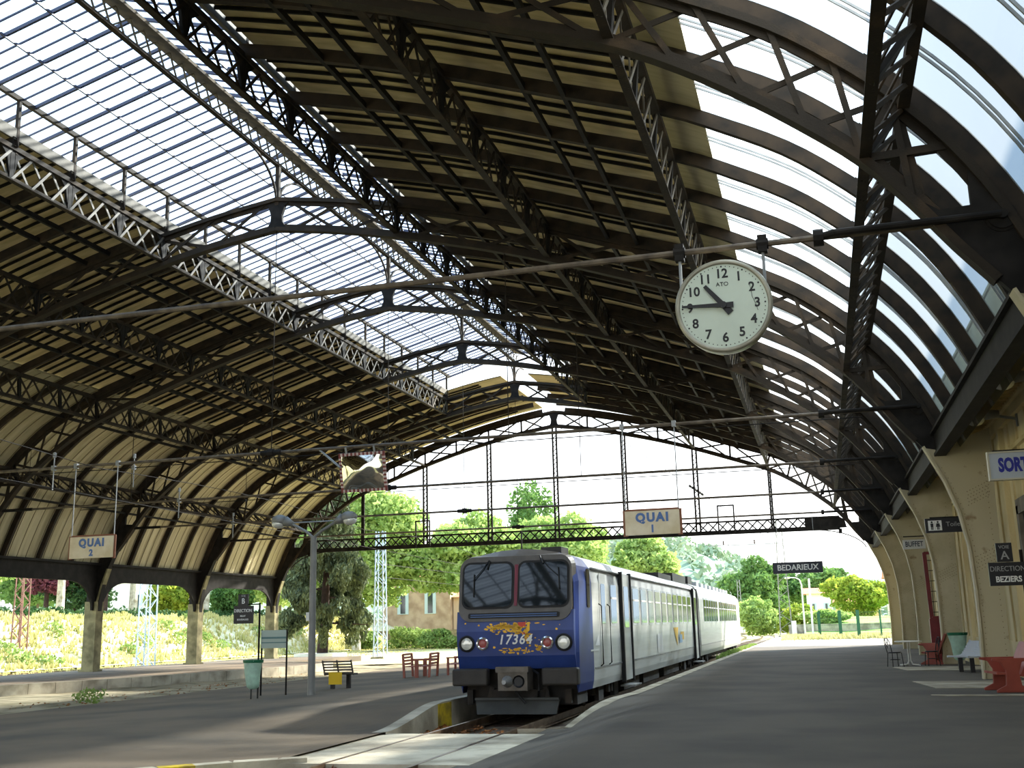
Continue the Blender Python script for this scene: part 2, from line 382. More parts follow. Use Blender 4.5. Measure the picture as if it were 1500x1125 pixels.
# ------------------------------------------------------------------ lantern posts and ridge girder
t = thing('ridge_girder', (CX, 30, 17.0), 'slim lattice girder under the ridge of the glass lantern, curved braces below', 'girder')
mb = MB(); mb.bar((CX, YN, 17.05), (CX, 61.5, 17.05), .09, .16, up=(0, 0, 1)); mb.build('bottom_chord', IRON, t)
mb = MB(); mb.prism([(CX - .15, YN, 17.72), (CX + .5, YN, 17.50), (CX + .52, YN, 17.58), (CX - .15, YN, 17.82)], (0, 61.5 - YN, 0)); mb.build('ridge_beam', mat('brown timber ridge board', (92, 80, 62), .8, 0, col2=(58, 50, 40), scale=3), t)
mb = MB(); y = YN; k = 0
while y < 61: 
    mb.bar((CX, y, 17.08), (CX + .12, y + .6, 17.6), .04, .04); mb.bar((CX, y + .6, 17.08), (CX + .12, y, 17.6), .04, .04); y += .62
mb.build('lattice', IRONG, t)
for i, y in enumerate([-13.5, -3.6, 6.3] + YF[:5]):
    mb = MB(); mb.bar((CX, y, 15.6), (CX, y, 17.1), .14, .14)
    for d in (-1, 1):
        pts = [(CX, y + d * .08, 15.75)] + [(CX, y + d * (2.2 - 2.1 * math.cos(a)), 15.75 + 1.27 * math.sin(a)) for a in [PI / 2 * q / 8 for q in range(1, 9)]]
        for a, b in zip(pts, pts[1:]): mb.bar(a, b, .06, .07)
    mb.build('brace_post', IRON, t)
for sd, lab in ((-1, 'thin post rail carrying the left lower edge of the glass lantern'), (1, 'thin post rail carrying the right lower edge of the glass lantern')):
    t = thing('lantern_rail', (CX + sd * 4.3, 30, 15), lab, 'rail')
    mb = MB(); mb.bar((CX + sd * 4.3, YN, 16.6), (CX + sd * 4.3, 61.5, 16.6), .14, .12, up=(0, 0, 1)); mb.build('rail', IRON, t)
    y = 61.0
    while y > 2:
        mb = MB(); mb.bar((CX + sd * 4.3, y, 14.9), (CX + sd * 4.3, y, 16.6), .1, .1); mb.build('post', IRON, t); y -= BAY

# ------------------------------------------------------------------ arches
ORD = ['nearest', 'second', 'third', 'fourth', 'fifth', 'sixth']
BETW = ['its tie rod carrying the clock', 'its tie rod carrying quay signs and mirror', 'just behind the quay sign rod', 'over the nearer railcar', 'at the end of the glass lantern', 'at the open end']
def arch(y, idx, label, end=False, behind=False):
    t = thing('roof_arch', (CX, y, 0), label, 'arch')
    for nm, tb, w, h in (('bottom_chord', IF, .26, .13), ('top_chord', OF, .26, .13)):
        mb = MB(); tr_ = clipz(tb, 6.1); chord(mb, tb, y, w, h, -1); chord(mb, tr_, y, w, h, 1)
        chord(mb, offset(tb, -.09 if nm[0] == 't' else .09), y, .05, .2, -1); chord(mb, offset(tr_, -.09 if nm[0] == 't' else .09), y, .05, .2, 1)
        mb.build(nm, IRON, t)
    mb = MB()
    for sd in (-1, 1):
        for i in range(1, len(I_) - 3):
            a0, a1, b0, b1 = I_[i], I_[i + 1], O_[i], O_[i + 1]
            mb.bar(ptx(sd, a0, y + .05), ptx(sd, b1, y + .05), .03, .1, up=(0, 1, 0)); mb.bar(ptx(sd, b0, y - .05), ptx(sd, a1, y - .05), .03, .1, up=(0, 1, 0))
            if end or i in (4, 6, 10): mb.bar(ptx(sd, a0, y), ptx(sd, b0, y), .05, .12)
        a0, a1, b0, b1 = I_[0], I_[1], O_[0], O_[1]
        mb.bar(ptx(sd, (.45, 14.6), y + .03), ptx(sd, b1, y + .03), .03, .1); mb.bar(ptx(sd, (.45, 15.7), y - .03), ptx(sd, a1, y - .03), .03, .1)
        # haunch strut and tie
        mb.bar(ptx(sd, (17.7, 8.35), y), ptx(sd, (19.1, 8.4), y), .12, .12)
        mb.bar(ptx(sd, (18.25, 9.2), y + .02), ptx(sd, (18.5, 7.5), y + .02), .04, .14)
    mb.build('lattice', IRON, t)
    # crown plate with concave sides
    mb = MB(); pl = [(-.62, 15.78), (-.3, 15.55), (-.2, 15.25), (-.22, 15.0), (-.36, 14.78), (-.6, 14.7), (.6, 14.7), (.36, 14.78), (.22, 15.0), (.2, 15.25), (.3, 15.55), (.62, 15.78)]
    mb.prism([(CX + a, y - .06, b) for a, b in pl], (0, .12, 0)); mb.build('crown_plate', IRON2, t)
    for sd in (-1, 1):
        pl = [(18.2, 7.75), (18.6, 7.25), (19.0, 6.72), (19.55, 6.05), (20.2, 5.9), (19.9, 6.8), (19.6, 7.45), (19.3, 7.95), (18.95, 8.45), (18.95, 8.38), (19.1, 8.25), (19.14, 8.05), (19.14, 7.42), (18.7, 7.4)]
        mb = MB(); mb.prism([ptx(sd, p, y - .07) for p in pl], (0, .14, 0))
        if sd == 1 and not end:
            mb.lathe([(0, -.2), (.07, -.2), (.07, -.12), (.2, -.12), (.2, -.09), (.24, -.09), (.24, 0)], ptx(sd, (19.62 - .1, 7.2), y), 'Y', 20)
        mb.build('haunch_plate', IRON2, t)
        prof = [p for p in offset(PIER_IN, 0)]
        if sd == 1:
            out = [(21.35, -.02), (21.35, 6.9), (20.3, 6.2)]
            mb = MB(); mb.prism([ptx(1, p, y - .06) for p in PIER_IN + [(21.1, -.02), (21.25, 6.5), (20.2, 6.1)]], (0, .12, 0))
            for p in [(20.75, 5.2), (20.9, 3.4), (20.95, 1.1)]: pass
            mb.build('pier_web', PIERD if idx % 2 else PIER, t)
            mb = MB(); n = len(PIER_IN)
            for a, b in zip(PIER_IN, PIER_IN[1:]): mb.bar(ptx(1, a, y), ptx(1, b, y), .34, .05)
            mb.build('pier_flange', PIER, t)
            if idx < 6:
                mb = MB()                              # rivets: two bands on the face and a line beside the edge
                def riv(s, z):
                    r = .014; mb.add([ptx(1, (s - r, z), y - .075), ptx(1, (s, z + r), y - .075), ptx(1, (s + r, z), y - .075), ptx(1, (s, z - r), y - .075), ptx(1, (s, z), y - .09)], [(0, 1, 4), (1, 2, 4), (2, 3, 4), (3, 0, 4)])
                    mb.add([ptx(1, (s - r, z), y - .058), ptx(1, (s, z + r), y - .058), ptx(1, (s + r, z), y - .058), ptx(1, (s, z - r), y - .058)], [(0, 1, 2, 3)])
                for zc in (4.45, 2.75):
                    for a in range(8):
                        for b in range(5): riv(20.6 + a * .075 + .02 * (b % 2) - (.08 if zc > 4 else 0), zc + b * .09 + a * .035)
                for z in np.arange(.3, 5.6, .14):
                    s_in = interp([(p[1] + .02, p[0]) for p in PIER_IN[::-1]], z); riv(s_in + .12, z)
                    riv(21.02, z)
                mb.build('rivets', mat('rivet heads', (120, 104, 76), .6) if idx == 0 else RIV, t) if False else mb.build('rivets', RIV, t)
                t.children[-1]['kind'] = 'stuff'
        else:
            mb = MB(); inn = [(20.0, 5.12), (20.27, 4.29), (20.42, 3.38), (20.46, 2.9)]
            mb.prism([ptx(-1, p, y - .16) for p in [(19.55, 6.05)] + inn + [(21.2, 2.9), (21.2, 4.6), (20.5, 5.5), (20.2, 5.9)]], (0, .32, 0))
            mb.build('spandrel', IRON2, t)
            mb = MB(); mb.box(CX - 21.18, CX - 20.46, y - .3, y + .3, -.4, 3.4); mb.box(CX - 21.3, CX - 20.38, y - .38, y + .38, -.4, -.1)
            mb.add([ptx(-1, p, yy) for yy in (y - .18, y + .18) for p in ((20.5, 3.3), (20.27, 4.29), (19.98, 5.1), (20.06, 5.12), (20.36, 4.3), (20.62, 3.3))], [(0, 1, 4, 5), (1, 2, 3, 4), (6, 11, 10, 7), (7, 10, 9, 8), (0, 6, 7, 1), (1, 7, 8, 2), (5, 4, 10, 11), (4, 3, 9, 10)])
            mb.build('pillar', OLIVE, t)
    return t
RIV = mat('rivet heads', (122, 104, 74), .6)
for y, w_ in ((6.3, 'just overhead'), (-3.6, 'just behind'), (-13.5, 'far behind')): arch(y, 6, 'iron roof arch %s the camera' % w_ if w_ != 'just overhead' else 'iron roof arch just in front of and above the camera')
for i, y in enumerate(YF): arch(y, i, '%s visible iron roof arch, %s' % (ORD[i], BETW[i]), end=(i == 5))

# plain ribs between the arches
zones = [(YF[0], 'in front of the nearest arch'), (YF[1], 'between the nearest and second arch'), (YF[2], 'between the second and third arch'), (YF[3], 'between the third and fourth arch'), (YF[4], 'between the fourth and fifth arch'), (YF[5] + 1, 'between the fifth and sixth arch')]
ribsrc = {}
for sd, sn in ((-1, 'left'), (1, 'right')):
    for k, s0 in ((0, 4.2), (1, 0.0)):
        mbs = MB(); chord(mbs, clipz(sub(OF, s0, 99, .17), 6.15 if sd > 0 else 5.2), 0, .15, .30, sd); ribsrc[(sd, k)] = mbs.build('roof_rib', RUSTY)
used = set()
for y in YR:
    if min(abs(y - q) for q in YF) < .4: pass
    zl = 'over the camera'
    for yb, zn in zones:
        zl = zn
        if y < yb + .3: break
    for sd, sn in ((-1, 'left'), (1, 'right')):
        key = (sd, 1 if y > 61.5 else 0); o = ribsrc[key]
        if key in used: o = o.copy(); C.objects.link(o)
        used.add(key); o.location = (0, y, 0)
        tag(o, 'plain curved iron rib on the %s roof slope %s' % (sn, zl), 'rib', '%s roof ribs %s' % (sn, zl))

# ------------------------------------------------------------------ lengthwise lattice girders
GP = [(4.3, 14.1, 15.05, 'edge of the glass lantern'), (9.3, 12.65, 13.7, 'middle of the boarded slope'), (13.95, 11.0, 12.05, 'foot of the boarded slope'), (17.75, 8.35, 9.85, 'curved haunch')]
for sd, sn in ((-1, 'left'), (1, 'right')):
    for s, zb, zt, nm in GP:
        x = CX + sd * s; hau = s > 17
        xt = CX + sd * (s + (.0 if not hau else -.05) + (.1 if 13 < s < 15 else 0))
        if hau: xt = CX + sd * 18.36; zt = 9.1
        t = thing('purlin_girder', (x, 30, zb), 'long lattice girder running along the %s %s' % (sn, nm), 'girder')
        lit = (sd < 0 and s < 5) or (sd > 0 and 13 < s < 15)  # these lattices get a lighter iron that stands in for sunlight
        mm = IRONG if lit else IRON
        ye = 61.2 if s < 5 else 70.6
        mb = MB(); mb.bar((x, YN, zb), (x, ye, zb), .04, .17, up=(0, 0, 1)); mb.bar((x, YN, zb + .06), (x, ye, zb + .06), .12, .03, up=(0, 0, 1)); mb.build('bottom_chord', IRON, t)
        mb = MB(); mb.bar((xt, YN, zt), (xt, ye, zt), .14, .17, up=(0, 0, 1)); mb.build('top_chord', IRON, t)
        if s < 5: mb = MB(); mb.box(x - .04, x + .04, YN, 61.2, zt + .28, zt + .62); mb.build('edge_board', mat('grey edge board', (92, 86, 74), .7, 0, var=.2), t)
        mb = MB()
        for y in YR:
            if y > ye + .1: continue
            mg = MB(); mg.bar((x, y, zb), (xt, y, zt), .16, .08)
            if s < 10:
                for d in (-1, 1): mg.prism([(xt - .04, y + d * .1, zt), (xt - .04, y + d * .55, zt - .02), (xt - .04, y + d * .22, zt - .3), (xt - .04, y + d * .1, zt - .75)], (.08, 0, 0))
            mg.build('gusset_plate', IRON2, t)
            if y - BAY < YN: continue
            n = 3
            for k in range(n):
                a = y - BAY * k / n; b = y - BAY * (k + 1) / n
                mb.bar((x - .03, a, zb), (xt - .03, b, zt), .07, .03, up=(1, 0, 0)) if False else mb.bar((x - .03, a, zb), (xt - .03, b, zt), .03, .08, up=(1, 0, 0))
                mb.bar((x + .03, b, zb), (xt + .03, a, zt), .03, .08, up=(1, 0, 0))
        mb.build('lattice', mm, t)
# small purlin pairs on the slopes
for sd, sn in ((-1, 'left'), (1, 'right')):
    for s in (6.4, 7.3, 11.2, 12.1):
        z = interp(O_, s) + .1; mb = MB(); mb.bar((CX + sd * s, YN, z), (CX + sd * s, 70.7, z), .16, .1, up=(0, 0, 1))
        tag(mb.build('purlin', IRON2), 'plain purlin under the %s boarded slope, %s' % (sn, {6.4: 'nearest the lantern', 7.3: 'next below the uppermost', 11.2: 'third down from the lantern', 12.1: 'lowest on the boards'}[s]), 'purlin')
mb = MB(); z = interp(O_, 19.2) + .05; mb.bar((CX - 19.15, YN, z), (CX - 19.15, 70.7, z), .1, .1, up=(0, 0, 1))
tag(mb.build('purlin', IRON2), 'plain purlin across the left beige haunch panels', 'purlin')
mb = MB(); z = interp(O_, 15.6); mb.bar((CX - 15.6, YN, z), (CX - 15.6, 70.7, z), .12, .1, up=(0, 0, 1))
tag(mb.build('purlin', IRON2), 'purlin high on the left beige haunch panels', 'purlin')

# ------------------------------------------------------------------ eaves: fascia beams
mb = MB(); piers = [-13.5, -3.6, 6.3] + YF
for a, b in zip([-23.4] + piers[:-1], piers):
    pts = [(a, 5.4), (a, 2.95), (a + .42, 2.95)]
    R = min(2.0, (b - a) / 3)
    for k in range(9): q = PI / 2 * k / 8; pts.append((a + .42 + R * (1 - math.cos(q)), 2.95 + 1.5 * math.sin(q)))
    for k in range(8, -1, -1): q = PI / 2 * k / 8; pts.append((b - .42 - R * (1 - math.cos(q)), 2.95 + 1.5 * math.sin(q)))
    pts += [(b - .42, 2.95), (b, 2.95), (b, 5.4)]
    mb.prism([(CX - 20.62, p[0], p[1]) for p in pts], (-.12, 0, 0))
mb.box(CX - 20.75, CX - 20.4, -23.4, 70.8, 5.3, 5.42)
tag(mb.build('eaves_beam', IRON2), 'dark iron eaves beam arching between the left pillars', 'beam')
mb = MB(); mb.box(CX + 19.85, CX + 20.0, YN, 70.9, 5.85, 6.45); mb.box(CX + 19.75, CX + 20.4, YN, 70.9, 6.38, 6.46); mb.box(CX + 19.8, CX + 20.1, YN, 70.9, 5.8, 5.88)
tag(mb.build('eaves_beam', IRON2), 'dark iron eaves beam above the beige right-hand piers', 'beam')

# ------------------------------------------------------------------ tie rods
RODZ = 7.2; RODM = mat('brown grey tie rod', (104, 92, 76), .6, 0, col2=(70, 60, 50), scale=4)
def tie_rod(y, label, droppers, main=True):
    t = thing('tie_rod', (CX, y, RODZ), label, 'rod')
    mb = MB(); n = 12; pts = []
    for k in range(n + 1):
        u = k / n; s = -19.3 + 38.6 * u; pts.append((CX + s, y, RODZ - .25 * math.sin(PI * u) * .0))
    mb.tube(pts, .05, 8); mb.build('rod', RODM, t)
    mb = MB(); mb.tube([(CX + 16.9, y, RODZ), (CX + 17.05, y, RODZ)], .13, 10)
    mb.tube([(CX + 16.95, y, RODZ), (CX + 17.2, y - .15, RODZ), (CX + 19.5, y - .17, RODZ)], .055, 10)
    mb.build('end_fork', IRON2, t)
    mb = MB(); mb.tube([(CX - 19.5, y, RODZ), (CX - 17, y, RODZ)], .07, 10); mb.build('end_fork', IRON2, t)
    mb = MB(); mb.tube([(CX - .35, y, RODZ), (CX + .35, y, RODZ)], [.09, .09], 8); mb.tube([(CX - .1, y, RODZ), (CX + .1, y, RODZ)], .13, 8); mb.build('turnbuckle', IRON2, t)
    for s in droppers:
        zt = interp(I_, s) - .05; mb = MB(); mb.tube([(CX + s, y, RODZ), (CX + s, y, zt)], .016, 5); mb.build('hanger', IRON, t)
tie_rod(YF[0], 'nearest iron tie rod, passing just above the round clock', [-11.3, 0.0])
tie_rod(YF[1], 'second iron tie rod, from which the two quay signs hang', [-12.5, 0, 7.9])
tie_rod(YF[2], 'third iron tie rod from the camera, behind the quay signs', [-12, 0, 8])
tie_rod(YF[3], 'fourth iron tie rod, in front of the gable lattice', [-12, 0])
tie_rod(YF[4], 'farthest iron tie rod, just inside the open end', [0])
for y, z, nm in ((YF[1] + 5, 7.9, 'upper'), (YF[2] + 5, 7.7, 'lower')):
    mb = MB(); mb.tube([(CX - 18.3, y, z), (CX + 18.3, y, z)], .018, 5)
    mb.tube([(CX - 9.4, y, z), (CX - 9.2, y, z)], .05, 6)
    tag(mb.build('span_wire', IRON2), 'thin %s cross wire strung between two tie rods' % nm, 'wire')

for x, y, nm in ((-24.75, YF[1], 'leftmost'), (-25.1, YF[1] + 5, 'second from left'), (-26.2, YF[2], 'third from left'), (-29.3, YF[3], 'rightmost')):
    z = RODZ if y != YF[1] + 5 else 7.9; mb = MB(); mb.tube([(x, y, z - .75), (x, y, z + .5)], .022, 6); mb.lathe([(0, -.1), (.06, -.08), (.06, .08), (0, .1)], (x, y, z + .45), 'Z', 8); mb.box(x - .06, x + .06, y - .07, y + .07, z - .08, z + .08)
    tag(mb.build('wire_support', STEEL), 'pale short wire support rod crossing a tie rod, %s' % nm, 'rod')
# ------------------------------------------------------------------ end screen: girder and posts
y = YF[5]
t = thing('end_girder', (CX, y, 7.1), 'horizontal lattice girder closing the far arch above the railcar', 'girder')
mb = MB(); mb.bar((CX - 18.2, y, 7.12), (CX + 18.0, y, 7.12), .2, .26); mb.bar((CX - 18.2, y, 7.8), (CX + 18.0, y, 7.8), .2, .10)
mb.prism([(CX + 15.9, y - .05, 7.1), (CX + 18.4, y - .05, 7.1), (CX + 18.3, y - .05, 7.6), (CX + 17.9, y - .05, 7.85), (CX + 15.9, y - .05, 7.85)], (0, .1, 0))
mb.prism([(CX - 17.4, y - .05, 7.1), (CX - 19.0, y - .05, 6.6), (CX - 18.3, y - .05, 7.6), (CX - 17.9, y - .05, 7.85), (CX - 17.4, y - .05, 7.85)], (0, .1, 0)); mb.build('chords', IRON2, t)
mb = MB(); x = CX - 18
while x < CX + 15.8:
    mb.bar((x, y + .03, 7.15), (x + .62, y + .03, 7.78), .02, .08); mb.bar((x + .62, y - .03, 7.15), (x, y - .03, 7.78), .02, .08); x += .62
mb.build('lattice', IRON2, t)
mb = MB()
for sd in (-1, 1):
    pts = [(CX + sd * (16.0 + 3.5 * math.sin(a)), y, 5.6 + 1.45 * math.cos(a)) for a in [PI / 2 * k / 10 for k in range(10)]]
    for a, b in zip(pts, pts[1:]): mb.bar(a, b, .12, .05)
    mb.bar((CX + sd * 17.9, y, 6.9), (CX + sd * 18.1, y, 6.9), .1, .3)
mb.build('corner_brace', IRON2, t)
plab = {-3: 'leftmost', -2: 'second from left', -1: 'third from left', 0: 'middle', 1: 'just behind the right quay sign', 2: 'second from right', 3: 'rightmost'}
for k in range(-3, 4):
    s = k * 4.65; zt = interp(I_, s); w = .16 if k != 3 else .06
    mb = MB()
    for dx in ((-.13, .13) if abs(k) < 3 else (-.06, .06)): mb.bar((CX + s + dx, y, 7.1), (CX + s + dx, y, zt), .10, .11)
    z = 7.9
    while z < zt - .3: mb.bar((CX + s - .13, y, z), (CX + s + .13, y, z + .3), .03, .04); z += .3
    tag(mb.build('gable_post', IRON2), 'upright iron post of the far gable, %s' % plab[k], 'post')
for x, nm in ((-26.5, 'left'), (-6.0, 'right')):
    mb = MB(); yy = y - .3
    for a, b in (((x, yy, 7.0), (x, yy, 8.8)), ((x + 1.0, yy, 7.0), (x + 1.0, yy, 8.8)), ((x - .04, yy, 8.8), (x + 1.04, yy, 8.8))): mb.bar(a, b, .07, .09)
    mb.bar((x, yy, 7.12), (x, y, 7.12), .06, .06); mb.bar((x + 1, yy, 7.12), (x + 1, y, 7.12), .06, .06)
    tag(mb.build('wire_bracket', IRON2), 'small square iron bracket standing on the %s half of the end girder' % nm, 'bracket')

# ------------------------------------------------------------------ ground
def sm(t): t = max(0, min(1, t)); return t * t * (3 - 2 * t)
mb = MB(); xs = list(np.linspace(-500, 300, 9)); mb.grid(xs, list(np.linspace(-40, 900, 9)), lambda x, y: -.75); struct(mb, 'ground', GRASSG)
mb = MB()
def xe(y): return -4.98 + .48 * sm((y - 21.6) / 5)
def zr(x, y): return -.38 * sm((-3.3 - x) / 1.9) * sm((25.0 - y) / 4.0)
ysn = list(np.arange(-24, 12, 2)) + list(np.arange(12, 30, .5)) + list(np.arange(30, 118, 8)) + [118]; us = list(np.linspace(0, 1, 30)); nu = len(us)
us = [u ** 1.6 for u in us]
mb.add([(xe(y) + (4.86 - xe(y)) * u, y, zr(xe(y) + (4.86 - xe(y)) * u, y)) for y in ysn for u in us], [(j * nu + i, j * nu + i + 1, (j + 1) * nu + i + 1, (j + 1) * nu + i) for j in range(len(ysn) - 1) for i in range(nu - 1)])
mb.grid(list(np.arange(-5.38, -4.97, .1)) + [-4.98], list(np.arange(-24, 12, 2)) + list(np.arange(12, 21.7, .5)), zr)
struct(mb, 'floor', ASPH)
mb = MB(); q = [y for y in ysn if y >= 21.4]
for a, b in zip(q, q[1:]):
    za, zb_ = zr(xe(a), a) + .012, zr(xe(b), b) + .012
    mb.add([(xe(a) - .06, a, -.8), (xe(b) - .06, b, -.8), (xe(b) - .06, b, zb_), (xe(a) - .06, a, za), (xe(b) + .22, b, zb_), (xe(a) + .22, a, za)], [(0, 1, 2, 3), (3, 2, 4, 5)])
mb.add([(-5.98, 21.5, -.8), (-4.98, 21.5, -.8), (-4.98, 21.5, zr(-4.98, 21.5)), (-5.98, 21.5, zr(-5.98, 21.5))], [(0, 1, 2, 3)])
struct(mb, 'kerb_right', CONC, fixn=False)
def zm(x, y):
    b = -.036 * (-8.4 - x)
    w = sm((24.0 - y) / 3.6); q = math.exp(-((x + 8.2) / 4.2) ** 2)
    return b - .34 * w * q
def y0i(x):
    T = [(-23, 11.5), (-10.7, 11.5), (-10.3, 13.6), (-9.7, 15.0), (-8.9, 15.75), (-8.3, 16.05)]
    for (a, c), (b, d) in zip(T, T[1:]):
        if a <= x <= b: return c + (d - c) * (x - a) / (b - a)
    return T[-1][1] if x > -9 else T[0][1]
mb = MB(); xs = list(np.arange(-22.9, -11, .6)) + list(np.arange(-11, -8.36, .15)) + [-8.35]; vv = [u for u in np.arange(0, 16, .5)] + list(range(16, 60, 4)) + [60, 86]
mb.add([(x, y0i(x) + v, zm(x, y0i(x) + v)) for v in vv for x in xs], [(j * len(xs) + i, j * len(xs) + i + 1, (j + 1) * len(xs) + i + 1, (j + 1) * len(xs) + i) for j in range(len(vv) - 1) for i in range(len(xs) - 1)])
mb.grid([-22.9, -16, -11.2], [-24, 0, 11.6], zm)
struct(mb, 'floor_island', ASPH2)
mb = MB()
mb.box(-8.55, -8.3, 24.0, 100, -.8, .004); 
q = [20.4 + .3 * k for k in range(13)]
for a, b in zip(q, q[1:]): mb.add([(-8.3, a, -.8), (-8.3, b, -.8), (-8.3, b, zm(-8.35, b) + .008), (-8.3, a, zm(-8.35, a) + .008), (-8.6, b, zm(-8.6, b) + .008), (-8.6, a, zm(-8.6, a) + .008)], [(0, 1, 2, 3), (3, 2, 4, 5)])
struct(mb, 'kerb_island', CONCW, fixn=False)
mb = MB(); mb.box(-8.305, -8.29, 23.4, 24.3, -.75, -.03); struct(mb, 'trim_2', YPAINT)
mb = MB(); q = [(-10.75, 11.5), (-10.4, 13.5), (-10.1, 14.4), (-9.7, 14.95), (-9.3, 15.3), (-8.9, 15.7), (-8.3, 16.0), (-7.85, 16.1)]
for i, (a, b) in enumerate(zip(q, q[1:])):
    A, B = Vector((*a, 0)), Vector((*b, 0)); d = (B - A).normalized(); n_ = Vector((-d.y, d.x, 0)) * .28; za, zb_ = zm(max(-22, a[0]), a[1]) + .015, zm(b[0], b[1]) + .015
    for z in (0,): mb.add([(a[0], a[1], -.85), (b[0], b[1], -.85), (b[0], b[1], zb_), (a[0], a[1], za), (b[0] + n_.x, b[1] + n_.y, zb_), (a[0] + n_.x, a[1] + n_.y, za)], [(0, 1, 2, 3), (3, 2, 4, 5)], 1 if i == 3 else 0)
struct(mb, 'kerb_near', [CONCW, YPAINT], fixn=False)
mb = MB(); mb.box(-8.6, -5.2, 16.0, 20.6, -.8, -.375)
struct(mb, 'crossing_slab', CONCW)
mb = MB(); mb.grid(list(np.linspace(-8.6, -4.4, 12)), list(np.arange(-24, 130, 1.5)), lambda x, y: -.56 - .05 * abs(math.sin(x * 9 + y * 3))); 
struct(mb, 'track_bed', BALL)
mb = MB(); mb.grid(list(np.arange(-60, -22, 1.5)), list(np.arange(-15, 160, 3)), lambda x, y: -.62 + .03 * math.sin(x + y * .7)); struct(mb, 'track_bed_left', DIRT) if False else None
mb = MB(); mb.grid(list(np.arange(-31, -22.6, .8)), list(np.arange(-15, 74, 1.5)), lambda x, y: -.6 + .04 * math.sin(x * 2 + y)); struct(mb, 'dirt_strip', DIRT)
mb = MB(); mb.grid(list(np.arange(-48, -8, 2)), list(np.arange(66, 130, 3)), lambda x, y: -.55 + .03 * math.sin(x + y)); struct(mb, 'yard_ground', mat('pale sunlit yard', (206, 196, 150), .95, 0, col2=(186, 178, 110), scale=.4))
# left quay
q2 = [(-44, -12), (-41.5, 0), (-37.5, 15), (-33.6, 28.5), (-31.1, 36.8), (-29.2, 42.6), (-28.0, 48.5), (-27.2, 54), (-27.0, 57), (-27.5, 59.5), (-29.5, 61.5), (-32, 62.5), (-32, 74), (-39.5, 74), (-39.5, -12)]
mb = MB(); mb.prism([(a, b, -.8) for a, b in [(-39.6, -12)] + q2[2:-1]], (0, 0, .6)); struct(mb, 'floor_left', ASPH2)
mb = MB(); ed = q2[2:12]
for a, b in zip(ed, ed[1:]):
    d = Vector((b[0] - a[0], b[1] - a[1], 0)).normalized(); n = Vector((d.y, -d.x, 0)); A = Vector((*a, 0)); B = Vector((*b, 0)); nseg = max(1, int((B - A).length / 1.2))
    for k in range(nseg):
        p = A.lerp(B, k / nseg) + d * .01; q = A.lerp(B, (k + 1) / nseg) - d * .01
        mb.prism([p + n * .02 + Vector((0, 0, -.75)), q + n * .02 + Vector((0, 0, -.75)), q - n * .35 + Vector((0, 0, -.75)), p - n * .35 + Vector((0, 0, -.75))], (0, 0, .57))
struct(mb, 'kerb_left', CONC)
# rails
def railset(path, name, label, z=-.37, off=.75):
    t = thing(name, (path[0][0], path[0][1], z - .1), label, 'rail track')
    for sgn in (-1, 1):
        mb = MB(); P = []
        for i, p in enumerate(path):
            a = Vector(path[max(i - 1, 0)]); b = Vector(path[min(i + 1, len(path) - 1)]); d = (b - a).normalized(); P.append((p[0] + d[1] * off * sgn, p[1] - d[0] * off * sgn))
        for a, b in zip(P, P[1:]):
            mb.bar((a[0], a[1], z - .03), (b[0], b[1], z - .03), .06, .07, up=(0, 0, 1)); mb.bar((a[0], a[1], z - .1), (b[0], b[1], z - .1), .1, .02, up=(0, 0, 1)); mb.bar((a[0], a[1], z - .16), (b[0], b[1], z - .16), .03, .14, up=(0, 0, 1))
        mb.build('rail', RAILM, t)
    return t
main = [(-6.78, -8), (-6.78, 12), (-6.78, 30), (-6.78, 60), (-6.78, 90), (-6.7, 110), (-6.5, 130), (-7.2, 150), (-9.5, 170), (-14, 190), (-21, 212), (-32, 240)]
railset(main, 'rail_track', 'rail track under the blue railcar, embedded in the pale concrete crossing')
railset([(p[0] - 3.4 - (i > 4) * .2, p[1]) for i, p in enumerate(main) if i > 4], 'rail_track', 'second curving track beyond the railcar, left of the platform end', z=-.45)
railset([(-49, 20), (-47, 60), (-44, 100), (-38, 150)], 'rail_track', 'rusty track crossing the yellow grass behind the cedar', z=-.5)
# sleepers
sl = None
for k in range(34):
    y = 22 + k * 1.2 * 2.2
    if y > 118: break
    if sl is None:
        mbq = MB(); mbq.box(-1.25, 1.25, -.12, .12, -.24, -.1); sl = mbq.build('sleeper', BARKD); o = sl
    else: o = sl.copy(); C.objects.link(o)
    o.location = (-6.75, y, -.47); tag(o, 'wooden sleeper bedded in ballast below the rails', 'sleeper', 'sleepers of the main track')

# ------------------------------------------------------------------ station wall on the right
mb = MB(); WX = 4.85
mb.box(WX, WX + .4, -24, 71, 0, 10.0, 0); mb.box(WX, WX + 9, -24, 71, 9.9, 10.1, 0); mb.box(WX, WX + 9, 70.6, 71, 0, 10, 0)
mb.box(WX - .04, WX, -24, 71, 0, .9, 0)
mb.box(WX - .22, WX, -24, 71, 6.55, 6.75, 0); mb.box(WX - .12, WX, -24, 71, 6.3, 6.55, 0); mb.box(WX - .1, WX, -24, 71, 5.55, 5.65, 0)
for y in np.arange(-9, 70, 1.24): mb.box(WX - .05, WX, y, y + .09, .9, 6.3, 0)
struct(mb, 'wall_right', WALL)
mb = MB()                                           # sloping boarded soffit with brackets
mb.add([(WX - .1, -24, 6.75), (WX - .1, 71, 6.75), (3.75, 71, 6.6), (3.75, -24, 6.6)], [(0, 1, 2, 3)], 0)
mb.add([(WX - .1, -24, 6.85), (WX - .1, 71, 6.85), (3.75, 71, 6.7), (3.75, -24, 6.7)], [(0, 1, 2, 3)], 0)
for y in np.arange(-9, 70, .31): mb.prism([(3.75, y, 6.6), (WX - .1, y, 6.75), (WX - .1, y, 6.6), (4.1, y, 6.54)], (0, .06, 0), 0)
struct(mb, 'soffit', mat('brown soffit boards', (196, 174, 124), .8, 0, var=.2), fixn=False)
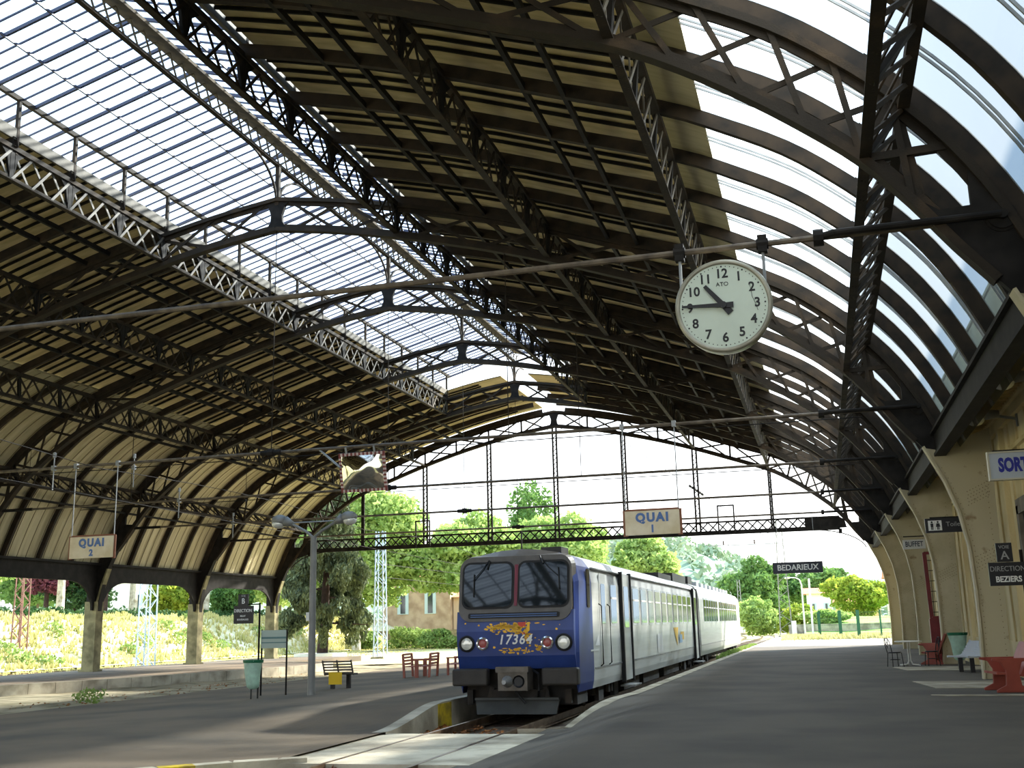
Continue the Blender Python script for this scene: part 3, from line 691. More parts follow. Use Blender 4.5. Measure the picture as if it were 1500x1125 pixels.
for i, (a, b) in enumerate([(26.2, 28.4), (19.5, 21.7), (34.2, 36.3), (44.2, 46.2), (54, 56), (63, 65)]):
    mb = MB(); x = WX - .08
    mb.box(x - .1, WX, a - .28, a, 0, 4.15, 0); mb.box(x - .1, WX, b, b + .28, 0, 4.15, 0); mb.box(x - .1, WX, a - .28, b + .28, 3.95, 4.3, 0)
    mb.box(x, WX, a, b, 0, 3.95, 1); mb.box(x - .03, WX, (a + b) / 2 - .05, (a + b) / 2 + .05, 0, 3.1, 0); mb.box(x - .03, WX, a, b, 3.05, 3.15, 0)
    struct(mb, 'door_%d' % (i + 1), [STONE, DARKDOOR])
for y in (24.2, 30.2, 40, 50): # beige downpipe-like pilasters
    mb = MB(); mb.box(WX - .14, WX, y, y + .35, 0, 6.3); struct(mb, 'pilaster', WALL)
# concrete aprons at the doors
for i, (a, b) in enumerate(((27.0, 30.0), (36, 38.6), (24.4, 24.9))):
    mb = MB(); mb.prism([(2.3 + .4 * i * 0, a + .2, .004), (WX, a, .004), (WX, b, .004), (2.0, b, .004)], (0, 0, .012)); struct(mb, 'apron', CONC)
# wall far end continues outside

# ------------------------------------------------------------------ railcar
TX, TZ = -6.8, 0.0; HW = 1.43
def section(hw, zt, n=5):
    # half outline bottom to crown, (x, z)
    L = [(hw - .06, .12), (hw - .02, .30), (hw, .55), (hw, 1.0), (hw, 2.6), (hw - .06, 2.95), (hw - .2, 3.14), (hw - .5, 3.27), (hw - .95, 3.35), (0, 3.38)]
    return [(a, b if b < 2.9 else b + (zt - 3.38) * (b - 2.9) / .48) for a, b in L]
def body(mb, y0, y1, mi=(0, 1), zt=3.38, steps=None):
    sec = section(HW, zt); full = [(TX - a, b) for a, b in sec[:-1]] + [(TX, sec[-1][1])] + [(TX + a, b) for a, b in sec[:-1][::-1]]
    n = len(full); ys = [y0, y1]
    vs = [(p[0], y, p[1]) for y in ys for p in full]
    for i in range(n - 1):
        z = (full[i][1] + full[i + 1][1]) / 2; mb.add([vs[i], vs[i + 1], vs[n + i + 1], vs[n + i]], [(0, 1, 2, 3)], mi[1] if z > 3.0 else mi[0])
    mb.add([vs[n - 1], vs[0], vs[n], vs[2 * n - 1]], [(0, 1, 2, 3)], mi[0])
    mb.add([(p[0], y0, p[1]) for p in full], [tuple(range(n))], mi[0]); mb.add([(p[0], y1, p[1]) for p in full], [tuple(range(n))[::-1]], mi[0])
def rrect(x0, x1, z0, z1, r, n=5):
    out = []
    for cx, cz, a0 in ((x1 - r, z0 + r, -PI / 2), (x1 - r, z1 - r, 0), (x0 + r, z1 - r, PI / 2), (x0 + r, z0 + r, PI)):
        for k in range(n + 1): a = a0 + PI / 2 * k / n; out.append((cx + r * math.cos(a), cz + r * math.sin(a)))
    return out
def side_plate(mb, y0, y1, z0, z1, r, d, mi=0, sx=1, th=.02):
    x = TX + sx * (HW + d); mb.prism([(x - sx * th, a, b) for a, b in rrect(y0, y1, z0, z1, r)], (sx * th, 0, 0), mi)
tr = thing('railcar', (TX, 24.4, -.4), 'blue and silver two-car diesel railcar numbered 17364 standing at the platform', 'train')
FY = 24.4
def fy(z):                                         # front face y at height z
    return FY + (0.10 if z < .75 else 0) + (max(0, 1.5 - z) * .10 if z < 1.5 else (z - 1.5) * .16)
mb = MB(); body(mb, 26.3, 49.4); mb.build('car_body', [TSILV, TROOF], tr)
mb = MB(); body(mb, 50.3, 74.6, zt=3.42); mb.build('car_body', [TSILV, TROOF], tr)
# blue nose
mb = MB(); sec = section(HW, 3.38); full = [(-a, b) for a, b in sec[:-1]] + [(0, sec[-1][1])] + [(a, b) for a, b in sec[:-1][::-1]]
def front_pt(p, k):
    x, z = p
    if k == 0:   # front ring, slightly smaller
        zz = .62 + (z - .12) * (3.16 - .62) / 3.26 if z > 1.6 else max(z, .62); xx = x * (.955 if z < 1.6 else .955 - .0 * z); 
        if z > 2.9: zz = 3.02 + (z - 2.95) * .45; xx = x * .95
        return (TX + xx, fy(zz) + .02, zz)
    if k == 1: return (TX + x * .992, FY + .34 + max(0, z - 1.5) * .16, z)
    return (TX + x, 26.32, z)
n = len(full); rings = [[front_pt(p, k) for p in full] for k in range(3)]
for k in range(2):
    for i in range(n - 1): mb.add([rings[k][i], rings[k][i + 1], rings[k + 1][i + 1], rings[k + 1][i]], [(0, 1, 2, 3)], 1 if (rings[k][i][2] + rings[k][i + 1][2]) / 2 > 3.02 and k == 0 else 0)
o = mb.build('nose_shell', [TBLUE, TGREY], tr)
def front_panel(pts, d, mi, mb, th=.02):
    mb.prism([(x, fy(z) - d, z) for x, z in pts], (0, th, 0), mi)
zs = [.62, .95, 1.5]                                # lower blue panels with knee
mb = MB()
for z0, z1 in ((.66, .95), (.95, 1.5), (1.5, 1.95)): mb.add([(TX - 1.38, fy(z0) - .0, z0), (TX + 1.38, fy(z0), z0), (TX + 1.38, fy(z1), z1), (TX - 1.38, fy(z1), z1), (TX - 1.38, fy(z0) + .4, z0), (TX + 1.38, fy(z0) + .4, z0), (TX + 1.38, fy(z1) + .4, z1), (TX - 1.38, fy(z1) + .4, z1)], [(0, 1, 2, 3), (0, 3, 7, 4), (1, 5, 6, 2), (0, 4, 5, 1), (3, 2, 6, 7)])
mb.build('nose_panel', TBLUE, tr)
mb = MB(); pts = rrect(TX - 1.34, TX + 1.34, 1.72, 3.2, .3, 6); n = len(pts)
bk = rrect(TX - 1.38, TX + 1.38, 1.69, 3.24, .33, 6)
mb.add([(x, fy(z) - .03, z) for x, z in pts] + [(x, fy(z) + .25, z) for x, z in bk], [tuple(range(n))] + [(i, (i + 1) % n, n + (i + 1) % n, n + i) for i in range(n)])
mb.build('windscreen_surround', TGREY, tr)
for i, (a, b) in enumerate(((TX - 1.22, TX - .07), (TX + .12, TX + 1.24))):
    mb = MB(); front_panel(rrect(a - .05, b + .05, 2.0, 3.08, .19), .045, 0, mb); o = mb.build('window_seal', RUB, tr)
    mb = MB(); front_panel(rrect(a, b, 2.05, 3.03, .15), .062, 0, mb); o = mb.build('windscreen', TSCR, tr)
mb = MB(); front_panel([(TX - .01, 2.06), (TX + .06, 2.06), (TX + .08, 3.0), (TX + .0, 3.0)], .05, 0, mb); mb.build('centre_pillar', TRED, tr)
mb = MB(); front_panel(rrect(TX - 1.1, TX + 1.06, 1.79, 1.91, .04), .05, 0, mb); 
g = mb.build('grille', RUB, tr); mb = MB()
for k in range(2): front_panel([(TX - 1.04, 1.815 + k * .045), (TX + 1.0, 1.815 + k * .045), (TX + 1.0, 1.835 + k * .045), (TX - 1.04, 1.835 + k * .045)], .06, 0, mb)
mb.build('slats', mat('pale blue slat', (70, 96, 140), .4), g)
mb = MB(); mb.tube([(TX - .62, fy(3.12) - .08, 3.12), (TX - .75, fy(2.9) - .1, 2.92), (TX - .98, fy(2.6) - .1, 2.66)], .012, 6); mb.tube([(TX - .97, fy(2.8) - .09, 2.8), (TX - .97, fy(2.3) - .09, 2.28)], .013, 6); mb.tube([(TX - .6, fy(3.1) - .08, 3.1), (TX - .66, fy(2.9) - .1, 2.9)], .02, 6); mb.build('wiper', BLACK, tr)
mb = MB(); mb.tube([(TX + .62, fy(3.16) - .08, 3.15), (TX + .8, fy(2.95) - .1, 2.92), (TX + 1.05, fy(2.7) - .1, 2.7)], .012, 6); mb.tube([(TX + 1.04, fy(2.9) - .09, 2.9), (TX + 1.07, fy(2.4) - .09, 2.4)], .013, 6); mb.tube([(TX + .6, fy(3.1) - .08, 3.18), (TX + .68, fy(2.9) - .1, 3.0)], .02, 6); mb.build('wiper', BLACK, tr)
for x, r, m1 in ((-1.14, .155, LENS), (1.14, .165, LENS), (-.76, .115, LENR), (.76, .115, LENR)):
    y = fy(1.23) - .01
    mb = MB(); mb.lathe([(r + .03, .05), (r + .03, -.035), (r, -.05), (r - .02, -.03), (r - .02, .02)], (TX + x, y, 1.23), 'Y', 24); h = mb.build('headlight' if r > .14 else 'tail_light', RUB if r > .14 else CHROME, tr)
    mb = MB(); mb.lathe([(0, -.035), (r * .5, -.03), (r - .02, -.015), (r - .02, .02), (0, .02)], (TX + x, y, 1.23), 'Y', 24); mb.build('lens', m1, h)
o = text('number', '17364', .215, TX + .02, fy(1.3) - .016, 1.3, LETW, tr, sx=.95, bold=.018, spacing=1.15)
for v_ in o.data.vertices: v_.co.x += (v_.co.z - 1.7) * .22; v_.co.y -= (v_.co.z - 1.7) * .10
mb = MB(); r2 = random.Random(3)                      # patches where the paint has peeled to yellow
def peel(cx, cz, w, h, n):
    for k in range(n):
        x = cx + r2.gauss(0, w); z = cz + r2.gauss(0, h); a, b = r2.uniform(.01, .07), r2.uniform(.008, .03)
        if abs(x - TX) > 1.2 or z > 1.7 or z < .99: continue
        q = [(x + a * math.cos(t) * r2.uniform(.6, 1.2), z + b * math.sin(t) * r2.uniform(.6, 1.2)) for t in [k2 * PI / 3 for k2 in range(6)]]
        mb.add([(u, fy(v) - .004, v) for u, v in q], [(0, 1, 2, 3, 4, 5)])
peel(TX - .22, 1.60, .24, .05, 110); peel(TX + .02, 1.52, .12, .06, 70); peel(TX + .30, 1.38, .035, .14, 46); peel(TX + .0, 1.05, .22, .025, 34); peel(TX + .55, 1.14, .06, .05, 18); peel(TX, 1.4, .5, .2, 24)
mb.add([(TX + .3, fy(1.5) - .006, 1.5), (TX + .36, fy(1.5) - .006, 1.5), (TX + .36, fy(1.68) - .006, 1.69), (TX + .3, fy(1.68) - .006, 1.69)], [(0, 1, 2, 3)])
p = mb.build('peeling_paint', PEEL, tr, fixn=False); tag(p, kind='stuff')
mb = MB(); mb.add([(TX + .1, fy(1.46) - .006, 1.46), (TX + .28, fy(1.4) - .006, 1.42), (TX + .26, fy(1.68) - .006, 1.69), (TX + .08, fy(1.68) - .006, 1.69)], [(0, 1, 2, 3)]); mb.build('warning_decal', PEELR, tr, fixn=False)
# under the nose
mb = MB(); mb.box(TX - 1.3, TX + 1.3, FY + .5, FY + 1.6, -.15, .68); mb.box(TX - .62, TX + .62, FY + .2, FY + .5, -.1, .2); mb.build('underframe', TDARK, tr)
for sx in (-1, 1):
    mb = MB(); mb.box(TX + sx * 1.05 - .42, TX + sx * 1.05 + .42, FY - .12, FY + .14, .30, .68); o = mb.build('buffer', TBUF, tr)
    bv = o.modifiers.new('b', 'BEVEL'); bv.width = .05; bv.segments = 3
    mb = MB(); mb.box(TX + sx * .95 - .1, TX + sx * .95 + .1, FY + .05, FY + .5, .3, .6); mb.bar((TX + sx * .62, FY + .3, .25), (TX + sx * .72, FY + .25, -.12), .12, .1); mb.bar((TX + sx * 1.15, FY + .3, .2), (TX + sx * 1.15, FY + .3, -.1), .14, .14); mb.build('bracket', TDARK, tr)
mb = MB(); pl = [(-.98, .0), (-.92, -.32), (.92, -.32), (.98, .0)]; mb.prism([(TX + a, FY + .0 + (.12 if b > -.1 else 0), b) for a, b in pl], (0, .08, 0)); mb.bar((TX - .98, FY + .1, .01), (TX + .98, FY + .1, .01), .12, .05); mb.build('snow_plough', TPLOW, tr)
cp = MB(); cp.box(TX - .34, TX + .34, FY - .25, FY + .3, .2, .68, 0); cp.box(TX - .38, TX + .38, FY - .3, FY - .1, .6, .72, 0); cu = cp.build('coupler', mat('greasy coupler steel', (92, 86, 78), .5, .3, var=.3), tr)
mb = MB(); mb.lathe([(0, -.32), (.05, -.32), (.08, -.2), (.13, -.04), (.13, 0)], (TX - .12, FY - .22, .4), 'Y', 14); mb.build('coupling_cone', STEEL, cu)
mb = MB(); mb.lathe([(0, -.01), (.1, -.01), (.13, -.04), (.14, 0)], (TX + .14, FY - .25, .4), 'Y', 14); mb.build('coupling_cup', BLACK, cu)
mb = MB(); mb.tube([(TX + .4, FY + .1, .62), (TX + .55, FY - .05, .55), (TX + .55, FY - .05, .2), (TX + .48, FY + .15, .05)], .03, 8); mb.tube([(TX + .02, FY - .1, .18), (TX + .25, FY - .1, -.08)], .03, 8); mb.tube([(TX + .6, FY + .1, .6), (TX + .78, FY + .0, .4), (TX + .74, FY + .1, .1)], .025, 8); mb.build('brake_hose', RUB, tr)
mb = MB(); mb.box(TX + .1, TX + .62, FY + 2.3, FY + 3.1, 3.35, 3.52); mb.build('roof_horn_box', TBUF, tr); mb = MB(); mb.tube([(TX - .1, FY + 1.2, 3.3), (TX - .1, FY + 1.2, 3.85)], .02, 6); mb.build('aerial', TBUF, tr)
# cab side
for sx in (1, -1):
    mb = MB(); side_plate(mb, 25.7, 26.05, 2.0, 2.9, .08, .012, 0, sx); mb.build('cab_window', TSCR, tr)
def handrail(y, z0, z1, par, sx=1):
    mb = MB(); x = TX + sx * (HW + .07); mb.tube([(x - sx * .07, y, z1), (x, y, z1 - .05), (x, y, z0 + .05), (x - sx * .07, y, z0)], .018, 6); mb.build('handrail', RUB, par)
def window(y0, y1, sx=1, m=TWIN):
    mb = MB(); side_plate(mb, y0 - .07, y1 + .07, 1.55, 2.68, .12, .008, 0, sx); w = mb.build('side_window', TROOF, tr)
    mb = MB(); side_plate(mb, y0, y1, 1.62, 2.61, .08, .018, 0, sx); mb.build('pane', m, w)
    mb = MB(); side_plate(mb, y0, y1, 2.24, 2.29, .01, .028, 0, sx); mb.build('transom', LETW, w)
def door(y0, y1, sx=1):
    mb = MB(); side_plate(mb, y0, y1, .1, 2.95, .05, .05, 0, sx, .06); d = mb.build('door', TSILV, tr)
    for yy in (y0 - .06, y1 + .06): mb = MB(); side_plate(mb, yy - .06, yy + .06, .05, 3.0, .03, .09, 0, sx, .1); mb.build('seal', RUB, d)
    mb = MB(); side_plate(mb, (y0 + y1) / 2 - .35, (y0 + y1) / 2 + .35, 1.5, 2.62, .1, .062, 0, sx, .02); mb.build('pane', TWIN, d)
    mb = MB(); mb.box(TX + sx * (HW - .1), TX + sx * (HW + .3), y0 + .1, y1 - .1, -.06, -.02); mb.build('step', STEEL, d)
for sx in (1, -1):
    mb = MB(); side_plate(mb, 27.2, 28.05, .6, 2.85, .1, .012, 0, sx); d = mb.build('cab_door', TSILV, tr)
    mb = MB(); side_plate(mb, 27.35, 27.9, 1.62, 2.6, .08, .02, 0, sx); mb.build('pane', TWIN, d)
    handrail(27.1, .6, 2.1, d, sx); handrail(28.2, .6, 2.1, d, sx)
    window(28.7, 29.5, sx); door(30.15, 31.45, sx)
    for k in range(10): window(32.2 + k * 1.5, 33.25 + k * 1.5, sx)
    door(47.5, 48.7, sx)
    for k in range(6): window(52.1 + k * 1.2, 53.0 + k * 1.2, sx)
    for k in range(9): window(60.0 + k * 1.35, 61.0 + k * 1.35, sx)
    mb = MB(); mb.box(TX + sx * HW - .01, TX + sx * (HW + .012), 26.4, 49.3, .56, .60); mb.box(TX + sx * HW - .01, TX + sx * (HW + .012), 50.4, 74.5, .56, .60); mb.box(TX + sx * (HW - .05), TX + sx * (HW + .015), 26.4, 49.3, 2.93, 2.96); mb.build('trim_strip', STEEL, tr)
mb = MB(); X = TX + HW + .016
mb.add([(X, 41.0, 1.42), (X, 42.3, 1.42), (X, 41.9, .75)], [(0, 1, 2)], 0); mb.add([(X, 43.0, .95), (X, 44.0, .95), (X, 44.0, 1.25), (X, 43.0, 1.25)], [(0, 1, 2, 3)], 0); mb.add([(X + .002, 42.5, .85), (X + .002, 43.4, .85), (X + .002, 43.4, 1.15), (X + .002, 42.5, 1.15)], [(0, 1, 2, 3)], 1)
mb.build('region_decal', [ORNG, PASTB], tr, fixn=False)
mb = MB(); mb.add([(X, 36.8, .65), (X, 38.0, .65), (X, 38.0, 1.25), (X, 36.8, 1.25)], [(0, 1, 2, 3)]); mb.build('notice', LETW, tr, fixn=False)
mb = MB(); mb.add([(X, 26.4, 1.1), (X, 27.0, 1.1), (X, 26.9, 1.36)], [(0, 1, 2)]); mb.add([(X, 25.9, .98), (X, 26.9, .98), (X, 26.9, 1.02), (X, 25.9, 1.02)], [(0, 1, 2, 3)]); mb.build('nose_decal', LETW, tr, fixn=False)
mb = MB(); mb.box(TX - 1.1, TX + 1.1, 49.4, 50.3, .1, 3.15); mb.build('gangway_bellows', RUB, tr)
mb = MB()
for a, b, h in ((40.5, 44, .2), (44.5, 48.8, .34)): mb.box(TX - .3, TX + 1.05, a, b, 3.2, 3.22 + h)
mb.box(TX - .2, TX + .9, 51, 52.6, 3.3, 3.66); mb.build('roof_cooler', BLACK, tr)
for k in range(9):
    mb = MB(); mb.box(TX + .45, TX + .95, 54 + k * 2.1, 55.1 + k * 2.1, 3.28, 3.50); mb.build('roof_vent', TROOF, tr)
for yb in (28.9, 46.4, 53.2, 71.5):
    mb = MB(); mb.box(TX - 1.15, TX + 1.15, yb - 1.6, yb + 1.6, -.05, .12)
    for sx in (-1, 1): mb.box(TX + sx * 1.12 - .06, TX + sx * 1.12 + .06, yb - 1.7, yb + 1.7, -.1, .1); mb.box(TX + sx * 1.2 - .06, TX + sx * 1.2 + .06, yb - 1.35, yb - .75, -.25, .12); mb.box(TX + sx * 1.2 - .06, TX + sx * 1.2 + .06, yb + .75, yb + 1.35, -.25, .12); mb.tube([(TX + sx * 1.24, yb - .2, -.1), (TX + sx * 1.24, yb - .2, .25)], .09, 8); mb.tube([(TX + sx * 1.24, yb + .2, -.1), (TX + sx * 1.24, yb + .2, .25)], .09, 8)
    bo = mb.build('bogie', TDARK, tr)
    for ya in (yb - 1.05, yb + 1.05):
        mb = MB()
        for sx in (-1, 1): mb.lathe([(0, -.06), (.40, -.06), (.40, .02), (.43, .03), (.43, .07), (0, .07)], (TX + sx * .75, ya, 0.03), 'X', 20)
        mb.tube([(TX - .75, ya, .03), (TX + .75, ya, .03)], .08, 8); mb.build('wheelset', TDARK, bo)
mb = MB()
for a, b in ((31.5, 34.2), (35, 38.4), (39.6, 43.8)): mb = MB(); mb.box(TX - 1.2, TX + 1.2, a, b, -.22, .12); mb.build('engine_box', TDARK, tr)
mb = MB(); mb.box(TX - 1.0, TX + 1.0, 56, 68, -.15, .12); mb.build('engine_box', TDARK, tr)
for o in list(bpy.data.objects):
    if o.name.split('.')[0] in ('nose_shell',): 
        for p in o.data.polygons: p.use_smooth = True

# ------------------------------------------------------------------ clock
y = YF[0]; cx, cz = -1.08, 6.24
t = thing('station_clock', (cx, y, cz), 'large round white station clock hanging from the nearest tie rod', 'clock')
mb = MB(); mb.lathe([(0, .2), (.62, .2), (.69, .14), (.70, .05), (.70, -.12), (.725, -.14), (.725, -.17), (.70, -.19), (.665, -.19), (.65, -.16)], (cx, y, cz), 'Y', 64)
mb.build('case', mat('aged clock case', (150, 146, 130), .35, .3, var=.15), t, smooth=True)
mb = MB(); mb.lathe([(0, -.165), (.655, -.165), (.655, -.15), (0, -.15)], (cx, y, cz), 'Y', 64); dl = mb.build('dial', DIAL, t)
mb = MB()
for k in range(60):
    a = 2 * PI * k / 60; r = .014 if k % 5 == 0 else .008; R_ = .615; X, Z = cx + R_ * math.sin(a), cz + R_ * math.cos(a)
    mb.lathe([(0, -.005), (r, -.005), (r, 0)], (X, y - .165, Z), 'Y', 8)
mb.build('minute_marks', BLACK, dl)
for k in range(1, 13):
    a = 2 * PI * k / 12; R_ = .50
    text('numeral', str(k), .145, cx + R_ * math.sin(a), y - .168, cz + R_ * math.cos(a), BLACK, dl, sx=.95, bold=.025, depth=.004)
text('maker_mark', 'ATO', .065, cx, y - .168, cz + .335, BLACK, dl, bold=.005, depth=.004)
def hand(nm, ang, L, back, w0, w1, dy):
    a = math.radians(ang); d = Vector((math.sin(a), 0, math.cos(a))); n = Vector((d.z, 0, -d.x)); c = Vector((cx, y - .19 - dy, cz))
    mb = MB(); mb.prism([c - d * back - n * w0, c - d * back + n * w0, c + n * w0 * .8, c + d * L + n * w1, c + d * L - n * w1, c - n * w0 * .8], (0, .012, 0)); mb.build(nm, BLACK, t)
hand('hour_hand', 321, .42, .16, .052, .028, 0); hand('minute_hand', 272.5, .62, .15, .045, .016, .02)
mb = MB(); mb.lathe([(0, -.24), (.05, -.24), (.05, -.16)], (cx, y, cz), 'Y', 16); mb.build('hub', BLACK, t)
mb = MB(); mb.tube([(cx + .40, y - .168, cz + .33), (cx + .42, y - .17, cz + .2), (cx + .43, y - .17, cz + .1), (cx + .47, y - .17, cz), (cx + .5, y - .17, cz - .12)], .003, 4); mb.build('crack', BLACK, t)
for sx, m_ in ((-1, STEEL), (1, STEEL)):
    x = cx + sx * .63
    mb = MB(); mb.tube([(x, y, RODZ + .02), (x + .0, y, cz + .3)], .024, 8); h = mb.build('hanger', m_, t)
    mb = MB(); mb.tube([(x - .09, y, RODZ), (x + .09, y, RODZ)], .085, 10); mb.box(x - .07, x + .07, y - .07, y + .07, RODZ - .14, RODZ + .13); mb.build('clamp', IRON2, h)

# ------------------------------------------------------------------ hanging signs
def quay(x0, x1, z0, z1, num, label, y):
    t = thing('quay_sign', ((x0 + x1) / 2, y, z0), label, 'sign', None)
    mb = MB(); mb.box(x0, x1, y - .05, y + .05, z0, z1); mb.build('board', SIGNW, t)
    mb = MB(); mb.bar((x0, y, z0 - .03), (x0, y, z1 + .03), .035, .13); mb.bar((x1, y, z0 - .03), (x1, y, z1 + .03), .035, .13); mb.bar((x0, y, z1), (x1, y, z1), .02, .12); mb.build('frame', mat('rusty sign frame', (132, 84, 60), .7), t)
    c = (x0 + x1) / 2; h = z1 - z0
    text('lettering', 'QUAI', h * .36, c + .0, y - .053, z1 - h * .30, SIGNB, t, sx=.98, bold=.055, spacing=1.25)
    text('numeral', num, h * .30, c + .0, y - .053, z0 + h * .23, SIGNB, t, sx=.95, bold=.05)
    for x in (x0 + .02, x1 - .02):
        mb = MB(); mb.tube([(x, y, z1), (x, y, RODZ)], .017, 6); mb.box(x - .06, x + .06, y - .06, y + .06, RODZ - .07, RODZ + .1); mb.build('hanger', STEEL, t)
quay(-23.88, -22.22, 4.12, 4.82, '2', 'cream sign reading QUAI 2 hanging at the left', YF[1])
quay(-5.28, -3.72, 4.06, 4.74, '1', 'cream sign reading QUAI 1 hanging above the railcar', YF[1])
# mirror
x0, x1, z0, z1, y = -14.2, -12.66, 5.80, 7.02, YF[1]
t = thing('traffic_mirror', (-13.4, y, z0), 'rectangular convex mirror with red and white chequered border hung overhead', 'mirror')
mb = MB(); nb = 22
def chk(mb, x0, x1, z0, z1, n, horiz):
    for k in range(n):
        u0, u1 = k / n, (k + 1) / n
        if horiz: mb.box(x0 + (x1 - x0) * u0, x0 + (x1 - x0) * u1, y - .04, y + .02, z0, z1, k % 2)
        else: mb.box(x0, x1, y - .04, y + .02, z0 + (z1 - z0) * u0, z0 + (z1 - z0) * u1, k % 2)
chk(mb, x0, x1, z1 - .09, z1, 23, True); chk(mb, x0, x1, z0, z0 + .09, 23, True); chk(mb, x0, x0 + .09, z0 + .09, z1 - .09, 17, False); chk(mb, x1 - .09, x1, z0 + .09, z1 - .09, 17, False)
mb.build('border', [mat('dull red border', (122, 52, 48), .5), mat('dull white border', (196, 176, 168), .5)], t)
mb = MB(); X = np.linspace(x0 + .09, x1 - .09, 28); Z = np.linspace(z0 + .09, z1 - .09, 22)
cxm, czm = (x0 + x1) / 2, (z0 + z1) / 2
mb.add([(a, y - .03 - .16 * (1 - ((a - cxm) / .72) ** 2) * (1 - ((b - czm) / .58) ** 2) + .006 * math.sin(a * 9 + 1) * math.sin(b * 11), b) for b in Z for a in X], [(j * 28 + i, j * 28 + i + 1, (j + 1) * 28 + i + 1, (j + 1) * 28 + i) for j in range(21) for i in range(27)])
mb.build('glass', MIRR, t, smooth=True, fixn=False); t.rotation_euler.x = .22; t.location.y += .15
mb = MB(); mb.tube([(x0 + .3, y + .05, z1 - .02), (x0 + .3, y + .02, RODZ)], .03, 6); mb.build('mount', STEEL, t); mb = MB(); mb.tube([(x1 - .3, y + .05, z1 - .02), (x1 - .3, y + .02, RODZ)], .03, 6); mb.build('mount', STEEL, t); mb = MB(); mb.tube([(x0 + .05, y + .06, z0 + .8), (x0 - .7, y + .3, z1 + .15)], .035, 6); mb.build('mount', STEEL, t)
# station name sign, on posts beyond the roof
y = 47; 
def hang_sign(name, x0, x1, z0, z1, y, board, letters, label, th=.06, frame=None):
    t = thing(name, ((x0 + x1) / 2, y, z0), label, 'sign')
    mb = MB(); mb.box(x0, x1, y - th / 2, y + th / 2, z0, z1); mb.build('board', board, t)
    if frame: mb = MB(); w = .03; mb.box(x0 - w, x1 + w, y - th / 2 - .02, y + th / 2 + .02, z1, z1 + w); mb.box(x0 - w, x1 + w, y - th / 2 - .02, y + th / 2 + .02, z0 - w, z0); mb.box(x0 - w, x0, y - th / 2 - .02, y + th / 2 + .02, z0, z1); mb.box(x1, x1 + w, y - th / 2 - .02, y + th / 2 + .02, z0, z1); mb.build('frame', frame, t)
    for (s, h, u, v, m, sx, b) in letters: text('lettering', s, h, x0 + (x1 - x0) * u, y - th / 2 - .004, z0 + (z1 - z0) * v, m, t, sx=sx, bold=b)
    return t
t = hang_sign('station_name_sign', -2.42, .12, 4.05, 4.58, YF[4], SIGNN, [('BEDARIEUX', .30, .5, .5, LETW, .98, .02)], 'navy station name board reading BEDARIEUX hung under the far arches', frame=SIGNK)
for x in (-2.1, -.2):
    mb = MB(); mb.tube([(x, YF[4], 4.58), (x, YF[4], RODZ)], .012, 5); mb.build('wire', STEEL, t)
def wall_arm(t, y, z, x0):
    mb = MB(); mb.bar((x0, y, z), (WX - .05, y, z), .04, .04); mb.build('bracket', IRON2, t)
t = hang_sign('exit_sign', 3.22, 4.16, 4.08, 4.56, 22.0, mat('pale enamel exit board', (176, 184, 190), .4), [('SORTIE', .25, .52, .5, SIGNB2, .60, .05)], 'white wall sign with blue letters reading SORTIE', .1, frame=mat('cream sign frame', (190, 184, 160), .5)); wall_arm(t, 22.0, 4.6, 3.3)
t = hang_sign('toilet_sign', 2.96, 4.42, 3.9, 4.3, 33.0, SIGNK, [('Toilettes', .13, .60, .55, LETG, 1, .004)], 'black sign reading Toilettes with man and woman pictogram', .1); wall_arm(t, 33.0, 4.32, 3.1)
mb = MB(); X0, Z0 = 3.04, 3.96; yy = 33 - .055; mb.box(X0, X0 + .36, yy, yy + .01, Z0, Z0 + .28); pg = mb.build('pictogram', LETW, t)
mb = MB()
for cx_, sk in ((X0 + .1, 0), (X0 + .26, 1)):
    mb.lathe([(0, 0), (.028, 0)], (cx_, yy - .004, Z0 + .235), 'Y', 10)
    mb.add([(cx_ - .04, yy - .004, Z0 + .20), (cx_ + .04, yy - .004, Z0 + .20), (cx_ + (.06 if sk else .035), yy - .004, Z0 + .1), (cx_ - (.06 if sk else .035), yy - .004, Z0 + .1)], [(0, 1, 2, 3)])
    mb.add([(cx_ - .03, yy - .004, Z0 + .1), (cx_ - .004, yy - .004, Z0 + .1), (cx_ - .004, yy - .004, Z0 + .02), (cx_ - .03, yy - .004, Z0 + .02)], [(0, 1, 2, 3)]); mb.add([(cx_ + .004, yy - .004, Z0 + .1), (cx_ + .03, yy - .004, Z0 + .1), (cx_ + .03, yy - .004, Z0 + .02), (cx_ + .004, yy - .004, Z0 + .02)], [(0, 1, 2, 3)])
mb.add([(X0 + .178, yy - .004, Z0 + .02), (X0 + .182, yy - .004, Z0 + .02), (X0 + .182, yy - .004, Z0 + .26), (X0 + .178, yy - .004, Z0 + .26)], [(0, 1, 2, 3)])
mb.build('figures', SIGNK, pg, fixn=False)
t = hang_sign('buffet_sign', 3.02, 3.80, 4.04, 4.38, 43.0, mat('pale grey enamel', (190, 190, 184), .5), [('BUFFET', .19, .5, .5, SIGNN, .72, .02)], 'small pale sign with dark letters reading BUFFET', .08); wall_arm(t, 43.0, 4.5, 3.05)
t = thing('platform_sign', (3.8, 25.5, 0), 'black sign reading VOIE A DIRECTION BEZIERS on the right', 'sign')
mb = MB(); mb.box(3.66, 3.98, 25.48, 25.54, 2.70, 3.1); mb.build('board', SIGNK, t); mb = MB(); mb.box(3.47, 4.22, 25.47, 25.53, 2.20, 2.69); mb.build('board', SIGNK, t)
